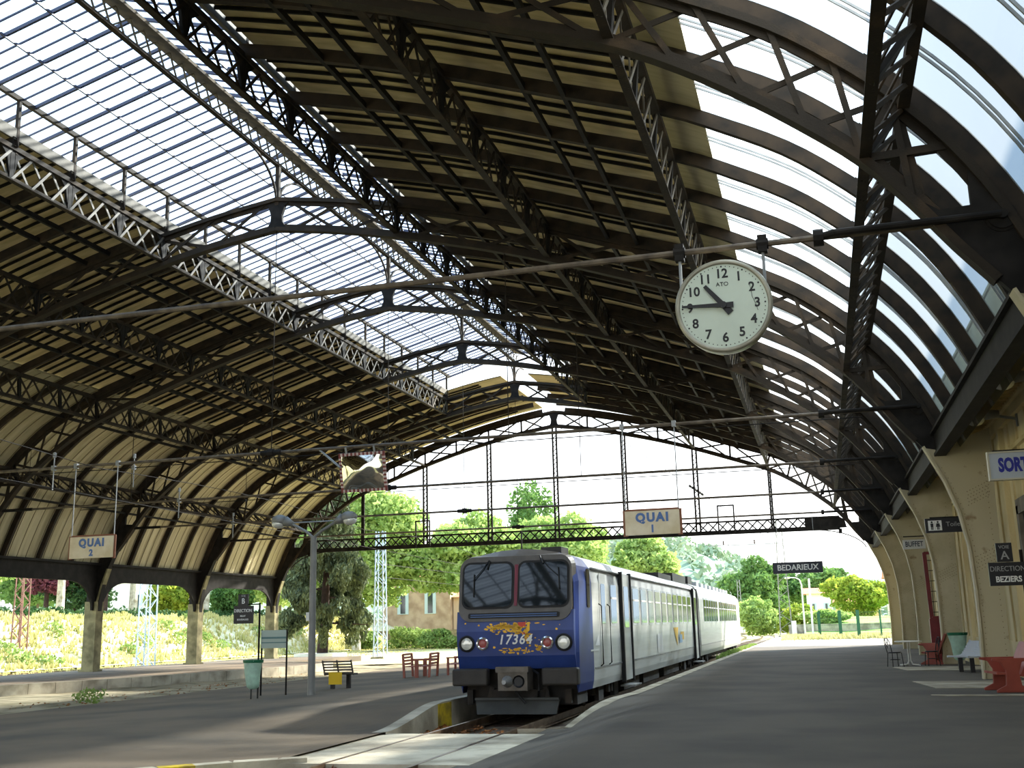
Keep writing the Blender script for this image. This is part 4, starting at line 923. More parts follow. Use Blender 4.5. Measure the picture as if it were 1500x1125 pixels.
text('lettering', 'VOIE', .07, 3.82, 25.47, 3.01, LETG, t, bold=.006); text('lettering', 'A', .18, 3.82, 25.47, 2.83, LETG, t, bold=.01); text('lettering', 'DIRECTION', .11, 3.845, 25.46, 2.55, LETG, t, bold=.004, sx=.88); text('lettering', 'BEZIERS', .12, 3.845, 25.46, 2.33, LETW, t, bold=.03, sx=.88)
mb = MB(); mb.tube([(4.16, 25.58, .0), (4.16, 25.58, 2.95)], .035, 8); mb.bar((3.7, 25.58, 2.6), (4.16, 25.58, 2.6), .04, .04); mb.build('post', IRON2, t)
# left platform sign and timetable board share two posts
yb = 31.1; g0 = -.29
t = thing('platform_sign', (-17.4, yb, g0), 'black sign reading VOIE B DIRECTION on a thin post at the left', 'sign')
mb = MB(); mb.box(-17.60, -17.26, yb - .03, yb + .03, 2.42, 2.78); mb.build('board', SIGNK, t); mb = MB(); mb.box(-17.74, -17.08, yb - .03, yb + .03, 1.88, 2.42); mb.build('board', SIGNK, t)
for s, h, z, m_ in (('VOIE', .06, 2.72, LETG), ('B', .17, 2.56, LETW), ('DIRECTION', .10, 2.27, LETW), ('RELAY', .055, 2.11, LETW), ('BOUSSAGUES', .055, 2.0, LETW)): text('lettering', s, h, -17.42, yb - .035, z, m_, t, bold=.012, sx=.85)
mb = MB(); mb.tube([(-16.86, yb, g0), (-16.86, yb, 2.5)], .03, 8); mb.bar((-17.3, yb, 2.46), (-16.84, yb, 2.46), .04, .04); mb.build('post', IRON2, t)
t = thing('timetable_board', (-16.4, yb + .08, g0), 'pale green timetable board standing between the bin and lamp post', 'board')
mb = MB(); mb.box(-16.80, -15.96, yb + .05, yb + .1, 1.12, 1.66, 0); mb.box(-16.80, -15.96, yb + .04, yb + .05, 1.4, 1.46, 1); mb.box(-16.80, -15.96, yb + .04, yb + .05, 1.27, 1.30, 1); mb.build('panel', [mat('pale green board', (170, 184, 172), .5), mat('teal stripe', (96, 128, 126), .5)], t)
mb = MB(); mb.tube([(-15.95, yb + .08, g0), (-15.95, yb + .08, 1.68)], .028, 8); mb.build('post', IRON2, t)
mb = MB(); mb.tube([(-16.81, yb + .1, g0), (-16.81, yb + .1, 1.68)], .028, 8); mb.build('post', IRON2, t)

# ------------------------------------------------------------------ lamps
t = thing('street_lamp', (-14.68, 30.3, -.24), 'tall grey lamp post with two glass-bowled heads, left of the railcar', 'lamp')
LX, LY = -14.68, 30.3
mb = MB(); mb.tube([(LX, LY, -.24), (LX, LY, .1), (LX, LY, 4.4)], [.12, .11, .09], 12); mb.build('pole', LAMPG, t)
mb = MB(); mb.box(LX - .16, LX - .06, LY - .1, LY + .06, 1.9, 2.15); mb.build('junction_box', WHITE, t)
for sx in (-1, 1):
    mb = MB(); mb.tube([(LX, LY, 4.35), (LX + sx * .25, LY, 4.55), (LX + sx * .75, LY, 4.82)], .045, 8); mb.build('arm', LAMPG, t)
    hx, hz = LX + sx * 1.15, 4.93
    mb = MB(); mb.sph((hx, LY, hz), .24, 0, 16, 8, (1.1, .8, .75)); mb.tube([(LX + sx * .7, LY, 4.80), (LX + sx * .95, LY, 4.90)], [.08, .16], 12); h = mb.build('head', LAMPG, t, smooth=True)
    mb = MB(); mb.sph((hx + sx * .03, LY, hz - .09), .21, 0, 16, 8, (1.05, .85, .75)); mb.build('glass_bowl', LENS, h, smooth=True)
mb = MB(); mb.tube([(LX - .8, LY, 4.84), (LX + .8, LY, 4.84)], .02, 6); mb.build('cross_bar', STEEL, t)
for y, lab in ((23.6, 'nearest wall lamp above the exit sign'), (28.0, 'wall lamp on a long arm beside the exit sign'), (52.0, 'small distant wall lamp above the toilet sign')):
    z = 6.28 if y < 40 else 6.3; t = thing('wall_lamp', (WX, y, z), 'grey glass-bowled ' + lab, 'lamp')
    mb = MB(); mb.tube([(WX, y, z - .1), (4.25, y, z + .03)], .035, 8); mb.box(WX - .04, WX, y - .06, y + .06, z - .28, z + .1); mb.build('arm', LAMPG, t)
    mb = MB(); mb.sph((3.93, y, z + .06), .24, 0, 18, 9, (1.15, .9, .7)); mb.tube([(4.05, y, z + .06), (4.45, y, z + .04)], [.15, .09], 12); h = mb.build('head', LAMPG, t, smooth=True)
    mb = MB(); mb.sph((3.9, y, z - .05), .205, 0, 18, 9, (1.1, .9, .8)); mb.build('glass_bowl', LENS, h, smooth=True)

# ------------------------------------------------------------------ platform furniture
# left bin
def bin_(x, y, z0, label, w=.28, h=.78, top=1.08, r0=.27, notice=False):
    t = thing('litter_bin', (x, y, z0), label, 'bin')
    mb = MB(); n = 18; prof = [(.10, .28), (.17, .34), (.2, .5), (.23, .8), (.26, 1.0), (r0, top)]
    vs = []; 
    for i, (r, h_) in enumerate(prof):
        for k in range(n):
            a = 2 * PI * k / n; rr = r * (1 + .07 * math.sin(3 * a + i) + .04 * math.sin(7 * a - i * 2)); vs.append((x + rr * math.cos(a), y + rr * math.sin(a), z0 + h_))
    mb.add(vs, [(i * n + k, i * n + (k + 1) % n, (i + 1) * n + (k + 1) % n, (i + 1) * n + k) for i in range(len(prof) - 1) for k in range(n)] + [tuple(range(n))])
    mb.build('bag', GREENB, t, smooth=True)
    mb = MB(); mb.lathe([(r0 - .02, top - .06), (r0 + .02, top - .06), (r0 + .03, top + .02), (r0 - .02, top + .02), (r0 - .02, top - .06)], (x, y, z0), 'Z', 20); mb.build('rim', GREEND, t)
    mb = MB(); mb.tube([(x, y + r0 + .03, z0), (x, y + r0 + .03, z0 + top)], .025, 6); mb.tube([(x - .05, y, z0), (x - .05, y, z0 + .3)], .02, 6); mb.build('post', BLACK, t)
    return t
bin_(-16.1, 29.4, -.275, 'pale green bag bin left of the timetable board')
bin_(3.86, 36.4, 0, 'green-rimmed bag bin beside the white slatted bench on the right', r0=.27)
# grey bench seen from behind
def slat_bench(name, loc, rz, w, m, label, legm, seatz=.42, nback=5, parts=True, lean=.22):
    t = thing(name, loc, label, 'bench'); L = Vector(loc); 
    def P(x, y, z): c, s = math.cos(rz), math.sin(rz); return (L.x + x * c - y * s, L.y + x * s + y * c, L.z + z)
    for k in range(nback):
        mb = MB(); u = k / (nback - 1); mb.bar(P(-w / 2, .22 + lean * u, seatz + .06 + .36 * u), P(w / 2, .22 + lean * u, seatz + .06 + .36 * u), .05, .03, up=(0, 0, 1)); mb.build('back_slat', m, t)
    for k in range(5):
        mb = MB(); mb.bar(P(-w / 2, -.24 + k * .1, seatz + .02 - .02 * math.sin(k)), P(w / 2, -.24 + k * .1, seatz + .02 - .02 * math.sin(k)), .03, .07, up=(0, 0, 1)); mb.build('seat_slat', m, t)
    for x in (-w / 2 + .02, 0, w / 2 - .02):
        mb = MB(); mb.bar(P(x, -.27, seatz), P(x, .2, seatz), .04, .04, up=(0, 0, 1)); mb.bar(P(x, .2, seatz), P(x, .24 + lean, seatz + .46), .04, .04, up=(1, 0, 0)); mb.build('frame', m, t)
    for x in (-w * .27, w * .27):
        mb = MB(); mb.bar(P(x, .0, 0), P(x, .0, seatz), .12, .12); mb.build('leg', legm, t)
    return t, P
t, P = slat_bench('bench', (-15.42, 34.0, -.255), PI + .12, 1.0, mat('dark grey slats', (84, 80, 74), .5), 'dark slatted metal bench seen from behind with a yellow notice', BLACK, .45)
mb = MB(); a = Vector(P(.22, .36, .15)); mb.box(-15.62, -15.16, 33.5, 33.52, -.1, .28); mb.build('notice', YEL, t)
slat_bench('bench', (3.86, 34.9, 0), -PI / 2 + .5, 1.0, mat('pale grey bench slats', (196, 200, 204), .4), 'pale grey slatted metal bench against the right-hand wall', BLACK, .43, nback=8, lean=.3)
# red-brown benches back to back
def arm_bench(loc, rz, w, m, label, m2=None):
    t = thing('bench', loc, label, 'bench'); L = Vector(loc)
    def P(x, y, z): c, s = math.cos(rz), math.sin(rz); return (L.x + x * c - y * s, L.y + x * s + y * c, L.z + z)
    for x in (-w / 2, w / 2):
        for y_, zt in ((-.26, .64), (.2, .9)):
            mb = MB(); mb.bar(P(x, y_, 0), P(x, y_ + (.06 if y_ > 0 else 0), zt), .08, .07, up=(1, 0, 0)); mb.build('leg', m, t)
        mb = MB(); mb.bar(P(x, -.32, .66), P(x, .26, .66), .05, .07, up=(0, 0, 1)); mb.build('armrest', m, t)
    for k in range(5): mb = MB(); mb.bar(P(-w / 2, -.24 + .1 * k, .42), P(w / 2, -.24 + .1 * k, .42), .03, .08, up=(0, 0, 1)); mb.build('seat_slat', m2 or m, t)
    for k in range(4): mb = MB(); mb.bar(P(-w / 2, .21 + .015 * k, .52 + .12 * k), P(w / 2, .21 + .015 * k, .52 + .12 * k), .08, .03, up=(0, 0, 1)); mb.build('back_slat', m2 or m, t)
    return t
arm_bench((-15.75, 41.6, -.26), PI / 2 + .1, 1.3, REDD, 'leftmost red-brown armrest bench of the group left of the railcar')
arm_bench((-15.0, 41.2, -.235), -PI / 2 + .1, 1.3, REDD, 'red-brown bench back to back with the leftmost armrest bench')
arm_bench((-14.1, 42.2, -.2), -PI / 2 + .1, 1.3, REDD, 'red-brown bench nearest the railcar nose, half hidden')
# right moulded red bench / chairs
def moulded(loc, rz, label, w=.62, m=REDB):
    t = thing('red_bench', loc, label, 'bench'); L = Vector(loc)
    def P(x, y, z): c, s = math.cos(rz), math.sin(rz); return (L.x + x * c - y * s, L.y + x * s + y * c, L.z + z)
    for x in (-w / 2, w / 2):
        mb = MB(); pr = [(-.40, .0), (.34, 0), (.32, .04), (.1, .12), (.08, .3), (.16, .62), (-.42, .66), (-.42, .70), (.24, .70), (.3, .66), (-.1, .6), (-.28, .5), (-.22, .2), (-.34, .06)]
        pr = [(-.42, 0), (.30, 0), (.30, .05), (.10, .14), (.06, .40), (.14, .62), (.30, .66), (.30, .70), (-.46, .70), (-.46, .65), (-.30, .62), (-.20, .45), (-.22, .15), (-.42, .05)]
        mb.prism([P(x - .03, a, b) for a, b in pr], Vector(P(x + .03, 0, 0)) - Vector(P(x - .03, 0, 0))); o = mb.build('side', m, t); bv = o.modifiers.new('b', 'BEVEL'); bv.width = .012; bv.segments = 2
    mb = MB(); mb.prism([P(-w / 2, a, b) for a, b in [(-.38, .42), (.1, .36), (.42, 1.02), (.46, 1.0), (.16, .32), (-.38, .37)]], Vector(P(w / 2, 0, 0)) - Vector(P(-w / 2, 0, 0))); o = mb.build('seat', m, t)
    return t
moulded((3.72, 26.1, 0), -PI / 2 + .15, 'terracotta moulded bench at the right edge of the platform', w=.9)
moulded((3.55, 41.0, 0), -PI / 2 - .2, 'terracotta bench beside the white café table and red ladder', w=.8)
# white table
t = thing('cafe_table', (2.66, 40, 0), 'white round pedestal café table by the beige piers', 'table')
mb = MB(); mb.lathe([(0, .77), (.44, .77), (.45, .79), (.44, .81), (0, .81)], (2.66, 40, 0), 'Z', 28); mb.build('tabletop', WHITE, t)
for k in range(4):
    a = PI / 4 + k * PI / 2; mb = MB(); c, s = math.cos(a), math.sin(a)
    mb.tube([(2.66 + .05 * c, 40 + .05 * s, .77), (2.66 + .05 * c, 40 + .05 * s, .15), (2.66 + .12 * c, 40 + .12 * s, .04), (2.66 + .42 * c, 40 + .42 * s, .015)], .02, 8); mb.build('leg', WHITE, t)
def chair(x, y, rz, label):
    t = thing('bistro_chair', (x, y, 0), label, 'chair'); L = Vector((x, y, 0))
    def P(a, b, z): c, s = math.cos(rz), math.sin(rz); return (x + a * c - b * s, y + a * s + b * c, z)
    mb = MB(); mb.lathe([(0, .44), (.2, .44), (.21, .46), (.2, .48), (0, .48)], (x, y, 0), 'Z', 18); mb.build('seat', BLACK, t)
    for a, b in ((-.16, -.16), (.16, -.16), (-.16, .16), (.16, .16)): mb = MB(); mb.tube([P(a, b, .45), P(a * 1.2, b * 1.2, 0)], .014, 6); mb.build('leg', BLACK, t)
    mb = MB(); mb.tube([P(-.17, .17, .45), P(-.19, .24, .8), P(-.1, .27, .92), P(.1, .27, .92), P(.19, .24, .8), P(.17, .17, .45)], .015, 6)
    mb.tube([P(-.1, .26, .9), P(0, .24, .6), P(.1, .26, .9)], .012, 6); mb.tube([P(-.14, .24, .7), P(.0, .25, .8), P(.14, .24, .7)], .012, 6); mb.build('backrest', BLACK, t)
    mb = MB(); mb.lathe([(.15, .22), (.165, .22), (.165, .24), (.15, .24), (.15, .22)], (x, y, 0), 'Z', 14); mb.build('leg_ring', BLACK, t)
    return t
chair(2.15, 39.2, PI / 2 + .4, 'black metal bistro chair at the left of the white table')
chair(3.35, 39.7, -PI / 2 + .2, 'black metal bistro chair between the white table and red ladder')
# red ladder
t = thing('ladder', (3.9, 43.9, 0), 'dark red fire ladder standing against a beige pier', 'ladder')
mb = MB(); mb.bar((3.84, 43.9, 1.5), (3.80, 43.9, 3.95), .1, .14, up=(0, 1, 0)); mb.bar((3.78, 43.9, 3.92), (4.12, 43.9, 3.92), .09, .1); mb.build('stile', RED, t)
mb = MB(); mb.bar((4.16, 43.9, 1.5), (4.12, 43.9, 3.9), .05, .05); mb.build('stile', RED, t)
for k in range(6): mb = MB(); mb.tube([(3.84, 43.9, 1.75 + k * .38), (4.16, 43.9, 1.75 + k * .38)], .014, 6); mb.build('rung', IRON2, t)
mb = MB(); mb.prism([(3.74, 43.8, 0), (4.2, 43.8, 0), (4.2, 43.8, 1.62), (3.9, 43.8, 1.6), (3.74, 43.8, 1.5)], (0, .25, 0)); mb.build('fire_cabinet', RED, t)

# ------------------------------------------------------------------ vegetation helpers
def leaves(mb, blobs, n, size, seed, flat=.5, down=0.0, shell=.55):
    r = np.random.default_rng(seed); B = np.array([b[:6] for b in blobs], float); wgt = (B[:, 3] * B[:, 4] * B[:, 5]) ** (2 / 3); wgt /= wgt.sum()
    idx = r.choice(len(B), n, p=wgt); d = r.normal(size=(n, 3)); d /= np.linalg.norm(d, axis=1)[:, None]
    # clumpy radius
    rad = (shell + (1 - shell) * r.random(n)) ** .7
    rad *= 1 + .13 * np.sin(d[:, 0] * 7 + idx) * np.sin(d[:, 1] * 8 + 2 * idx) + .1 * np.sin(d[:, 2] * 13 + idx * 3)
    c = B[idx, :3] + d * B[idx, 3:6] * rad[:, None]
    a = r.normal(size=(n, 3)); a[:, 2] -= down * 2; a /= np.linalg.norm(a, axis=1)[:, None]
    b = np.cross(a, r.normal(size=(n, 3))); b /= np.linalg.norm(b, axis=1)[:, None]
    s = size * (.6 + .8 * r.random(n))[:, None]
    q0 = c - a * s; q1 = c + b * s * flat; q2 = c + a * s; q3 = c - b * s * flat
    V = np.stack([q0, q1, q2, q3], 1).reshape(-1, 3); o = len(mb.v); mb.v.extend(map(tuple, V.tolist())); mb.f.extend([(o + 4 * i, o + 4 * i + 1, o + 4 * i + 2, o + 4 * i + 3) for i in range(n)]); mb.m.extend([0] * n)
def blobs_for(cx, cy, cz, rx, ry, rz, k, seed):
    r = random.Random(seed); out = [(cx, cy, cz, rx * .7, ry * .7, rz * .75)]
    for i in range(k):
        a = r.uniform(0, 2 * PI); e = r.uniform(-.8, 1); q = r.uniform(.35, .62); ce = math.sqrt(max(0, 1 - e * e))
        out.append((cx + rx * .68 * ce * math.cos(a), cy + ry * .68 * ce * math.sin(a), cz + rz * .66 * e, rx * q * .75, ry * q * .75, rz * q * .7))
    return out
def tree(x, y, base, h, rx, rz, label, leafm, barkm, n, size, seed, trunk=.3, cz=None, lean=0, name='tree', cat='tree', group=None, flat=.55):
    t = thing(name, (x, y, base), label, cat, group); cz = cz or base + h - rz
    mb = MB(); mb.tube([(x, y, base - .3), (x + lean * .3, y, base + (cz - base) * .5), (x + lean, y, cz + rz * .3)], [trunk, trunk * .8, trunk * .35], 9)
    r = random.Random(seed)
    for k in range(6):
        a = r.uniform(0, 2 * PI); z0 = base + (cz - base) * r.uniform(.55, 1); mb.tube([(x + lean * .5, y, z0), (x + lean + math.cos(a) * rx * .6, y + math.sin(a) * rx * .6, z0 + rz * r.uniform(.2, .7))], [trunk * .4, trunk * .12], 6)
    mb.build('trunk', barkm, t)
    mb = MB(); leaves(mb, blobs_for(x + lean, y, cz, rx, rx, rz, 14, seed), n, size, seed, flat); mb.build('crown', leafm, t, fixn=False)
    return t
# embankment on the left
def zb(x, y):
    u = (-51 - x) / 7.5; n = .25 * math.sin(x * 1.3 + y * .5) * math.sin(y * .31) + .18 * math.sin(y * 1.1 + x * .3)
    return -.5 + 3.4 * sm(u) + n * sm(u * 2) * (1 if u < 1.4 else .4)
mb = MB(); mb.grid(list(np.arange(-70, -50, .8)) , list(np.arange(20, 210, 1.4)), zb); mb.grid([-300, -120, -70], list(np.arange(20, 210, 10)), lambda x, y: 2.9); struct(mb, 'embankment', BANKM)
mb = MB(); r_ = np.random.default_rng(5)                 # grass tufts on field and bank
def tufts(mb, n, xf, yf, zf, h, seed, w=.05):
    r = np.random.default_rng(seed); x = xf(r, n); y = yf(r, n)
    for i in range(n):
        z = zf(x[i], y[i]); hh = h * (.5 + r.random()); a = r.random() * PI
        for k in range(3):
            a2 = a + k * 1.1; dx, dy = math.cos(a2) * w, math.sin(a2) * w; lx, ly = r.normal() * hh * .25, r.normal() * hh * .25
            mb.add([(x[i] - dx, y[i] - dy, z - .03), (x[i] + dx, y[i] + dy, z - .03), (x[i] + dx * .3 + lx, y[i] + dy * .3 + ly, z + hh), (x[i] - dx * .3 + lx, y[i] - dy * .3 + ly, z + hh)], [(0, 1, 2, 3)])
tufts(mb, 9000, lambda r, n: r.uniform(-66, -51, n), lambda r, n: r.uniform(45, 130, n), zb, .35, 11, .09)
tufts(mb, 7000, lambda r, n: r.uniform(-52, -38, n), lambda r, n: r.uniform(40, 129, n), lambda x, y: -.74, .2, 12, .1)
tag(mb.build('grass', BLADE, fixn=False), 'dry yellow grass tufts over the field and the left bank', 'grass', kind='stuff')
mb = MB(); r3 = random.Random(8)
for k in range(26):
    x, y = r3.uniform(-58, -52), r3.uniform(50, 130); leaves(mb, [(x, y, zb(x, y) + .3, r3.uniform(.6, 1.5), r3.uniform(.6, 1.5), r3.uniform(.4, .8))], 240, .13, 100 + k)
tag(mb.build('weeds', WEED, fixn=False), 'low green weeds and brambles on the left bank', 'weeds', kind='stuff')
# hedge and trees on the bank
for i, (y0, y1, lab) in enumerate(((60, 92, 'left of the white house'), (92, 150, 'in front of the white house'))):
    mb = MB(); leaves(mb, [(-64.5 - random.random(), y, 3.1, 1.4, 2.2, .95 + .25 * random.random()) for y in np.arange(y0, y1, 2.6)], 9000, .2, 40 + i); tag(mb.build('hedge', LEAFD, fixn=False), 'dark green hedge along the bank top %s' % lab, 'hedge')
tree(-71, 79, 2.9, 9.5, 4.4, 4.0, 'bright green tree at the far left behind the bank', LEAFL, BARK, 9000, .22, 51)
tree(-77, 97, 2.9, 8.0, 2.6, 3.0, 'purple-leaved tree left of the nearest pillar', LEAFP, BARKD, 7000, .2, 52, cz=8.4)
tree(-68.3, 88, 2.9, 12, 4.2, 3.2, 'pale-trunked plane tree left of the nearest pillar', LEAFM, BARKW, 7000, .24, 53, trunk=.42, cz=10.8)
tree(-76.5, 101, 2.9, 9, 3.8, 3.2, 'dark bushy tree behind the nearest left pillar', LEAFD, BARKD, 8000, .22, 54, cz=6.6)
tree(-71.5, 104, 2.9, 12, 3.2, 3.0, 'plane tree with forked pale trunk before the white house', LEAFL, BARKW, 5000, .24, 55, trunk=.5, cz=11.5)
tree(-71, 98.5, 2.9, 11, 2.0, 2.8, 'slim dark-trunked tree before the white house', LEAFM, BARKD, 2500, .2, 56, trunk=.26, cz=11)
tree(-75, 118, 2.9, 8, 3.6, 3.2, 'yellow-green tree right of the white house', LEAFY, BARK, 9000, .24, 57, cz=6.2)
tree(-65.2, 108, 2.9, 11, 2.8, 2.4, 'leaning pale-trunked tree between the second and third pillars', LEAFL, BARKW, 4500, .22, 58, trunk=.4, lean=.7, cz=10.5)
tree(-66.8, 116, 2.9, 7, 3.2, 2.8, 'dark green rounded tree behind the VOIE B sign', LEAFM, BARKD, 8000, .22, 59, cz=5.2)
tree(-78, 150, 2.9, 14, 7, 5, 'large green tree filling the gap left of the third pillar', LEAFL, BARK, 9000, .34, 60, cz=9)
tree(-95, 118, 2.9, 13, 7, 5, 'broad green tree behind the purple-leaved tree', LEAFM, BARK, 9000, .34, 66, cz=9)
def house(name, x0, x1, y0, y1, z0, z1, wall, roofm, label, wins, ridge=1.6, cat='house', axis='x'):
    t = thing(name, ((x0 + x1) / 2, (y0 + y1) / 2, z0), label, cat)
    mb = MB(); mb.box(x0, x1, y0, y1, z0 - 1, z1); mb.build('walls', wall, t)
    mb = MB(); o = .5; ym = (y0 + y1) / 2
    mb.add([(x0 - o, y0 - o, z1), (x1 + o, y0 - o, z1), (x1 + o, y1 + o, z1), (x0 - o, y1 + o, z1), (x0 - o, ym, z1 + ridge), (x1 + o, ym, z1 + ridge)], [(0, 1, 5, 4), (2, 3, 4, 5), (0, 4, 3), (1, 2, 5), (0, 3, 2, 1)]); mb.build('roof', roofm, t)
    for (u, v, w, h) in wins:
        mb = MB(); mb.box(u - w / 2 - .1, u + w / 2 + .1, y0 - .06, y0, v - .1, v + h + .1); f = mb.build('window', SHUT, t)
        mb = MB(); mb.box(u - w / 4, u + w / 4, y0 - .08, y0 - .06, v, v + h); mb.build('pane', TWIN, f)
    return t
house('house', -97, -85.5, 132, 142, 2.9, 9.0, HOUSEW, ROOFT, 'white rendered house behind the trees on the left', [(-90, 5.2, 1.2, 1.8)], 1.8)
house('house', -57.5, -47.8, 140, 150, 0, 8.4, HOUSEM, ROOFT, 'tall stone house with pale shutters left of the railcar', [(-54.5, 3.6, 1.4, 2.6), (-50.6, 3.6, 1.4, 2.6), (-54.5, 6.6, 1.1, 1.2), (-50.6, 6.6, 1.1, 1.2)], 1.4)
house('house', -47.7, -38, 141, 150, 0, 5.6, mat('pinkish house wall', (206, 178, 152), .9), ROOFT, 'lower pinkish house partly behind the railcar', [(-46, 2.8, 1.2, 1.6), (-43, 3, .8, 1.0), (-40, 2.8, 1.2, 1.6)], 1.0)
mb = MB(); mb.box(-60, -36, 131, 131.4, -.7, 1.4); struct(mb, 'garden_wall', mat('old stone wall', (140, 128, 108), .9, 0, var=.25, scale=4))
# cedar
t = thing('cedar_tree', (-37.3, 78.5, -.6), 'big drooping grey-green cedar beside the third left pillar', 'tree')
mb = MB(); mb.tube([(-37.2, 78.5, -.8), (-37.0, 78.5, 3), (-36.6, 78.5, 12)], [.45, .35, .1], 10)
for k in range(14):
    a = k * 2.4; z = 2.2 + k * .65; R_ = 3.6 * (1 - k / 22); mb.tube([(-37, 78.5, z), (-37 + math.cos(a) * R_, 78.5 + math.sin(a) * R_, z - .2)], [.1, .03], 6)
mb.build('trunk', BARKD, t)
mb = MB(); bl = []; r4 = random.Random(17)
for k in range(74):
    z = r4.uniform(2.0, 12.6); R_ = 3.9 * (1 - ((z - 4.2) / 9.6) ** 2) if z > 4.2 else 3.9; R_ = max(.5, R_); a = r4.uniform(0, 2 * PI); q = r4.uniform(.3, .92)
    bl.append((-36.9 + R_ * q * math.cos(a), 78.5 + R_ * q * math.sin(a), z, r4.uniform(.6, 1.1), r4.uniform(.6, 1.1), r4.uniform(.5, 1.0)))
    if r4.random() < .5: bl.append((bl[-1][0], bl[-1][1], z - .9, .35, .35, .8))
leaves(mb, bl, 42000, .19, 18, .35, down=1.1); mb.build('foliage', LEAFC, t, fixn=False)
mb = MB(); mb.box(-38.8, -35.6, 77.0, 79.6, -.7, -.05); tag(mb.build('planter', HOUSEW), 'low white masonry planter around the cedar trunk', 'planter')
# plane trees centre
tree(-49, 112, -.6, 16.5, 8.2, 7.0, 'tall bright plane tree behind the cedar, left of the mirror post', LEAFL, BARKW, 26000, .3, 71, trunk=.5, cz=10.2)
tree(-37.5, 116, -.6, 13.6, 6.6, 5.2, 'bright plane tree rising above the stone house', LEAFL, BARKW, 18000, .3, 72, trunk=.5, cz=9.2)
tree(-27.5, 120, -.6, 14, 6.6, 5.4, 'leafy plane tree directly above the railcar roof', LEAFL, BARKW, 18000, .3, 73, trunk=.5, cz=9.0)
tree(-20, 128, -.6, 11, 4.6, 4.4, 'plane tree at the right end of the row behind the railcar', LEAFL, BARKW, 12000, .3, 74, trunk=.4, cz=7.4)
tree(-33, 128, -.6, 20.5, 3.3, 6.4, 'tall sparse open-crowned tree poking above the plane trees', LEAFM, BARK, 3600, .26, 75, trunk=.3, cz=13.6)
tree(-58, 124, -.6, 19, 8, 8, 'huge pale green tree showing under the arch left of the mirror', LEAFL, BARKW, 16000, .36, 76, trunk=.5, cz=12)
for k, (x, y, s_) in enumerate(((-40, 112, 1.8), (-35.5, 112, 1.5), (-45, 118, 2.2), (-51, 118, 1.6))):
    mb = MB(); leaves(mb, blobs_for(x, y, .4, s_ * 1.5, s_, s_ * .8, 6, 200 + k), 3000, .17, 210 + k); tag(mb.build('bush', WEED, fixn=False), 'green bush on the verge before the stone house, %s' % ['third from the left', 'rightmost', 'second from the left', 'leftmost'][k], 'bush')
# weeds along the kerb
mb = MB(); leaves(mb, [(-24.2, 33, -.35, .5, .5, .25)], 240, .07, 301); tag(mb.build('weeds', WEED, fixn=False), 'small green weed clump by the left quay kerb', 'weeds', kind='stuff')
mb = MB(); tufts(mb, 700, lambda r, n: r.uniform(-4.62, -4.5, n) - r.random(n) * .3, lambda r, n: r.uniform(52, 76, n), lambda x, y: -.1, .18, 302, .05); tag(mb.build('weeds', WEED, fixn=False), 'green weeds growing beside the far end of the railcar', 'weeds', kind='stuff')
mb = MB()
r5 = np.random.default_rng(9)
def litter(mb, n, x0, x1, y0, y1, z, s):
    for i in range(n):
        x, y = r5.uniform(x0, x1), r5.uniform(y0, y1); a = r5.random() * PI; q = s * (.5 + r5.random()); t1, t2 = r5.normal() * .4, r5.normal() * .4; zz = z + r5.random() * .06
        mb.add([(x - q * math.cos(a), y - q * math.sin(a), zz), (x + q * .5 * math.sin(a), y - q * .5 * math.cos(a), zz + q * t1), (x + q * math.cos(a), y + q * math.sin(a), zz), (x - q * .5 * math.sin(a), y + q * .5 * math.cos(a), zz + q * t2)], [(0, 1, 2, 3)])
litter(mb, 500, -7.4, -5.98, 14.2, 15.95, -.5, .05); litter(mb, 450, -8.25, -7.3, 20.7, 23.5, -.55, .05); litter(mb, 350, -7, -4.9, 20.7, 23.0, -.55, .05); litter(mb, 260, -26, -23, 30, 52, -.57, .05)
tag(mb.build('fallen_leaves', LEAFB, fixn=False), 'brown fallen leaves collected around the rails', 'leaves', kind='stuff')

# ------------------------------------------------------------------ masts, far right side
def mast(x, y, z0, h, w0, w1, label, m, steps=14, name='lattice_mast'):
    t = thing(name, (x, y, z0), label, 'mast')
    for sx in (-1, 1):
        for sy in (-1, 1): mb = MB(); mb.bar((x + sx * w0 / 2, y + sy * w0 / 2, z0), (x + sx * w1 / 2, y + sy * w1 / 2, z0 + h), .07, .07); mb.build('corner_post', m, t)
    mb = MB()
    for k in range(steps):
        a, b = k / steps, (k + 1) / steps; wa, wb = (w0 + (w1 - w0) * a) / 2, (w0 + (w1 - w0) * b) / 2; za, zb_ = z0 + h * a, z0 + h * b; s_ = 1 if k % 2 else -1
        for sy in (-1, 1): mb.bar((x - s_ * wa, y + sy * wa, za), (x + s_ * wb, y + sy * wb, zb_), .04, .03)
        for sx in (-1, 1): mb.bar((x + sx * wa, y - s_ * wa, za), (x + sx * wb, y + s_ * wb, zb_), .03, .04, up=(1, 0, 0))
    mb.build('lattice', m, t)
    mb = MB(); mb.prism([(x - w0 * .9, y - w0 * .8, z0 - .3), (x + w0 * .9, y - w0 * .8, z0 - .3), (x + w0 * .6, y - w0 * .8, z0 + .15), (x - w0 * .6, y - w0 * .8, z0 + .15)], (0, w0 * 1.6, 0)); mb.build('footing', CONC, t)
    return t
mast(-43.2, 64.5, -.5, 9, .85, .75, 'pale blue lattice mast seen between the first and second pillars', MASTB, 12)
mast(-54.4, 66, .2, 9, .75, .6, 'rust-brown lattice mast at the far left on the grass bank', mat('rusty mast', (120, 84, 72), .7, 0, var=.2), 14)
mast(-32.6, 79, -.55, 9.6, .8, .55, 'pale blue lattice mast just right of the cedar', MASTB, 14)
mast(-35.6, 118, -.55, 9.0, .7, .5, 'dark thin lattice mast in front of the stone house', mat('brown mast', (96, 78, 66), .7), 14)
